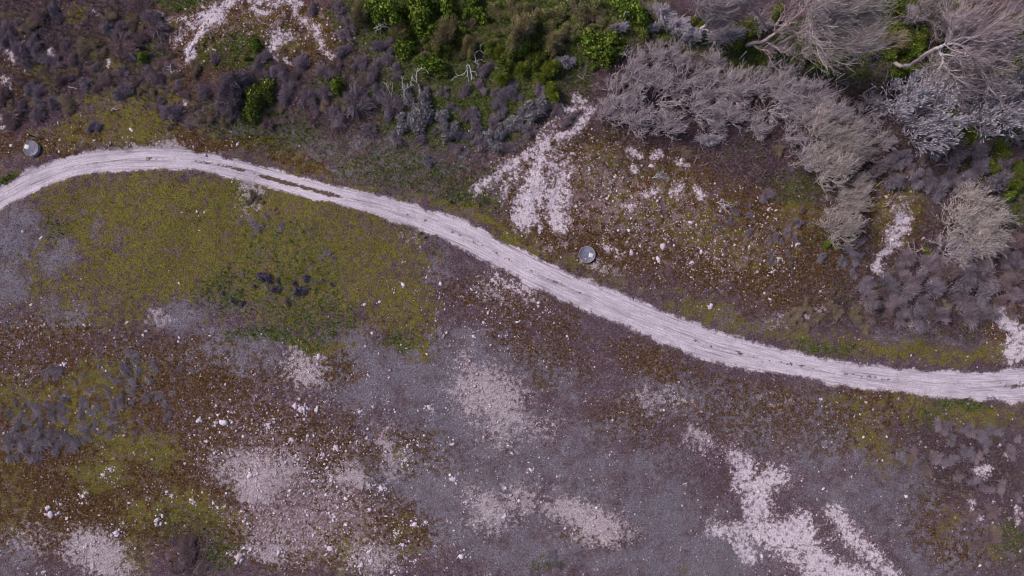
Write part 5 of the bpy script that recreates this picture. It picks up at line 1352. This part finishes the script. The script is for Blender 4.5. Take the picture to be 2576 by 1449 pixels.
STONES = [stone_mesh(500 + i) for i in range(10)]
hand = []
for i, j, lst in [(0, 2, "1500,275 2020,330 2035,310 2150,455 1880,525 1950,555 1980,505 1760,650 2370,730 2500,730 2505,700 2520,500 2540,480 2470,570 2280,190 1910,950 2050,940 1940,1100 2180,1025 2100,1270 1890,1250 1920,1280 1870,1270 1840,1285 1800,1310 1760,1270 1830,965 1680,930 1640,940 960,905 770,690 880,720 820,640 1290,850 1450,880 500,1020 920,1060 865,1130 1725,1070 1620,520 1560,435 2240,540 2440,530 2340,550 2300,970 2480,980 2520,1010 2490,1245 2285,1235 1540,740 1740,690 1890,690 2250,610 2210,415 2330,385 2400,180 2460,130 2540,50 1690,290 1835,1040 2360,1150 330,1420 640,1230 720,1265 700,1370 820,1400 895,1330 375,990 455,910 620,850 1250,820 1180,1030 1385,1075"),
                  (1, 2, "665,175 690,190 500,470 580,460 840,455 1495,555 1630,700 945,890 840,720 485,570 210,765 460,1050 550,1070 410,1140 460,1225 905,1305 560,1340 150,1370 90,1310 1430,650 2025,535 2110,870 140,210 240,170 360,130 410,210 120,430 300,790 320,790 800,1040 635,1050 850,1210 700,1230 1230,1000 1600,305 790,180 1340,880 1460,930 220,1340 330,1385 380,1430 210,1270 30,870"),
                  (1, 1, "1200,990 985,735 1075,985 1715,1105 235,1065 820,1160 695,1300 205,1380 745,760 740,800 1330,980 1575,905 1190,1085 1310,1090 1240,1085 490,1180 185,1165 1000,1090 1110,910 1400,840 400,760 290,830 180,850 360,1400 2430,410 2190,460 2030,400 1980,390 2110,10 2020,30 2520,540 2390,510 1890,20"),
                  (2, 1, "245,370 760,600 800,630 460,750 700,140 645,130 865,390 600,250 500,410 640,190 710,410 850,400 720,500 690,590 670,605 210,865 60,230 290,440 140,450 70,530 30,420 680,470 840,575 1040,750 660,810 180,600"),
                  (2, 2, "1060,790 1630,1060 775,655 455,1355 25,755 120,880 250,1030 370,670 340,540 2430,530 780,1060 2500,920 2520,1030 2200,1010 2330,880 2230,640 2290,650"),
                  (0, 1, "1545,155 1490,150 1380,155 1505,290 640,1005 800,1170 290,1080 1080,1080 1100,1050 1450,1110 490,1305 240,1355 150,1150 130,1160 70,845 230,850 335,1000 195,975 870,1100 550,820 305,800 1275,595 170,300 290,285 310,345 1345,1130 1350,1100 1975,1070 2480,940 1585,1085 960,985 1350,690 90,1210 145,1380 2410,1240"),
                  (0, 0, "365,1060 1755,1070 1745,995 1880,1030 1430,400 1450,370 1470,340 1480,310 1510,130 1550,150 1590,90 1540,230 2130,305 2170,440 2400,230 2430,320 2480,400 2520,420 1000,985 1320,1025 410,420 85,1100 460,1060 10,960"),
                  (1, 0, "1810,1110 2200,1250 2070,1330 2190,1160 2380,1170 1720,1330 2040,1380 1950,1190 1890,1040 2170,1365 1670,1150 1740,1160 2020,1420 2350,1250")]:
    for s in lst.split():
        a, b = s.split(',')
        hand.append((858.67 * i + float(a) / 3, 483 * j + float(b) / 3))
BIG = {(0, 2), (1, 2)}
hand = hand[:300]
rub = []
for k, (dx, dy) in enumerate(hand):
    sz = float(np.clip(rng.lognormal(-2.25, .42), .06, .26))
    if dy > 960 and dx < 1320:
        sz *= 1.3
    p = P(dx, dy)
    for _ in range(int(rng.integers(3, 14)) * (2 if dy > 960 and dx < 1320 else 1) // (6 if dy < 860 and dx < 1000 else 1)):
        a_, q_ = rng.uniform(0, 6.28), abs(rng.normal(0, .34)) + .06
        rub.append((p[0] + math.cos(a_) * q_, p[1] + math.sin(a_) * q_, sz * rng.uniform(.15, .6)))
    o = ob("chalk_stone", STONES[k % 10], None, (p[0], p[1], gz(p[0], p[1]) + sz * .02), rng.uniform(0, 6.28), (sz * rng.uniform(.9, 1.4), sz * rng.uniform(.8, 1.1), sz * rng.uniform(.6, 1.0)))
    o["category"] = "stone"
    o["group"] = "white chalk stones"
    later_label(o, dx, dy, "white chalk stone")

rub = np.array(rub)
N = len(rub)
a_ = rng.uniform(0, 6.28, N)
V = OCT[None] * (1 + .3 * rng.normal(size=(N, 6, 1))) * rub[:, 2][:, None, None] * np.stack([rng.uniform(.8, 1.4, N), rng.uniform(.7, 1.2, N), rng.uniform(.5, .9, N)], -1)[:, None, :]
V = np.stack([V[..., 0] * np.cos(a_)[:, None] - V[..., 1] * np.sin(a_)[:, None], V[..., 0] * np.sin(a_)[:, None] + V[..., 1] * np.cos(a_)[:, None], V[..., 2]], -1)
V += np.stack([rub[:, 0], rub[:, 1], ground_z(rub[:, 0], rub[:, 1]) + rub[:, 2] * .1], -1)[:, None, :]
F = (np.arange(N)[:, None, None] * 6 + OCF[None]).reshape(-1, 3)
C = np.repeat(pick([(205, 188, 198), (190, 172, 180), (216, 204, 212)], N, .08), 6, 0)
o = ob("chalk_rubble", mesh_from("chalk_rubble", V.reshape(-1, 3), F, M_STONE, C))
tag(o, "small chalk rubble gathered round the larger white stones", "rubble", kind="stuff")

flush_labels()
print("shrubs", len(PLACED), "stones", len(hand))
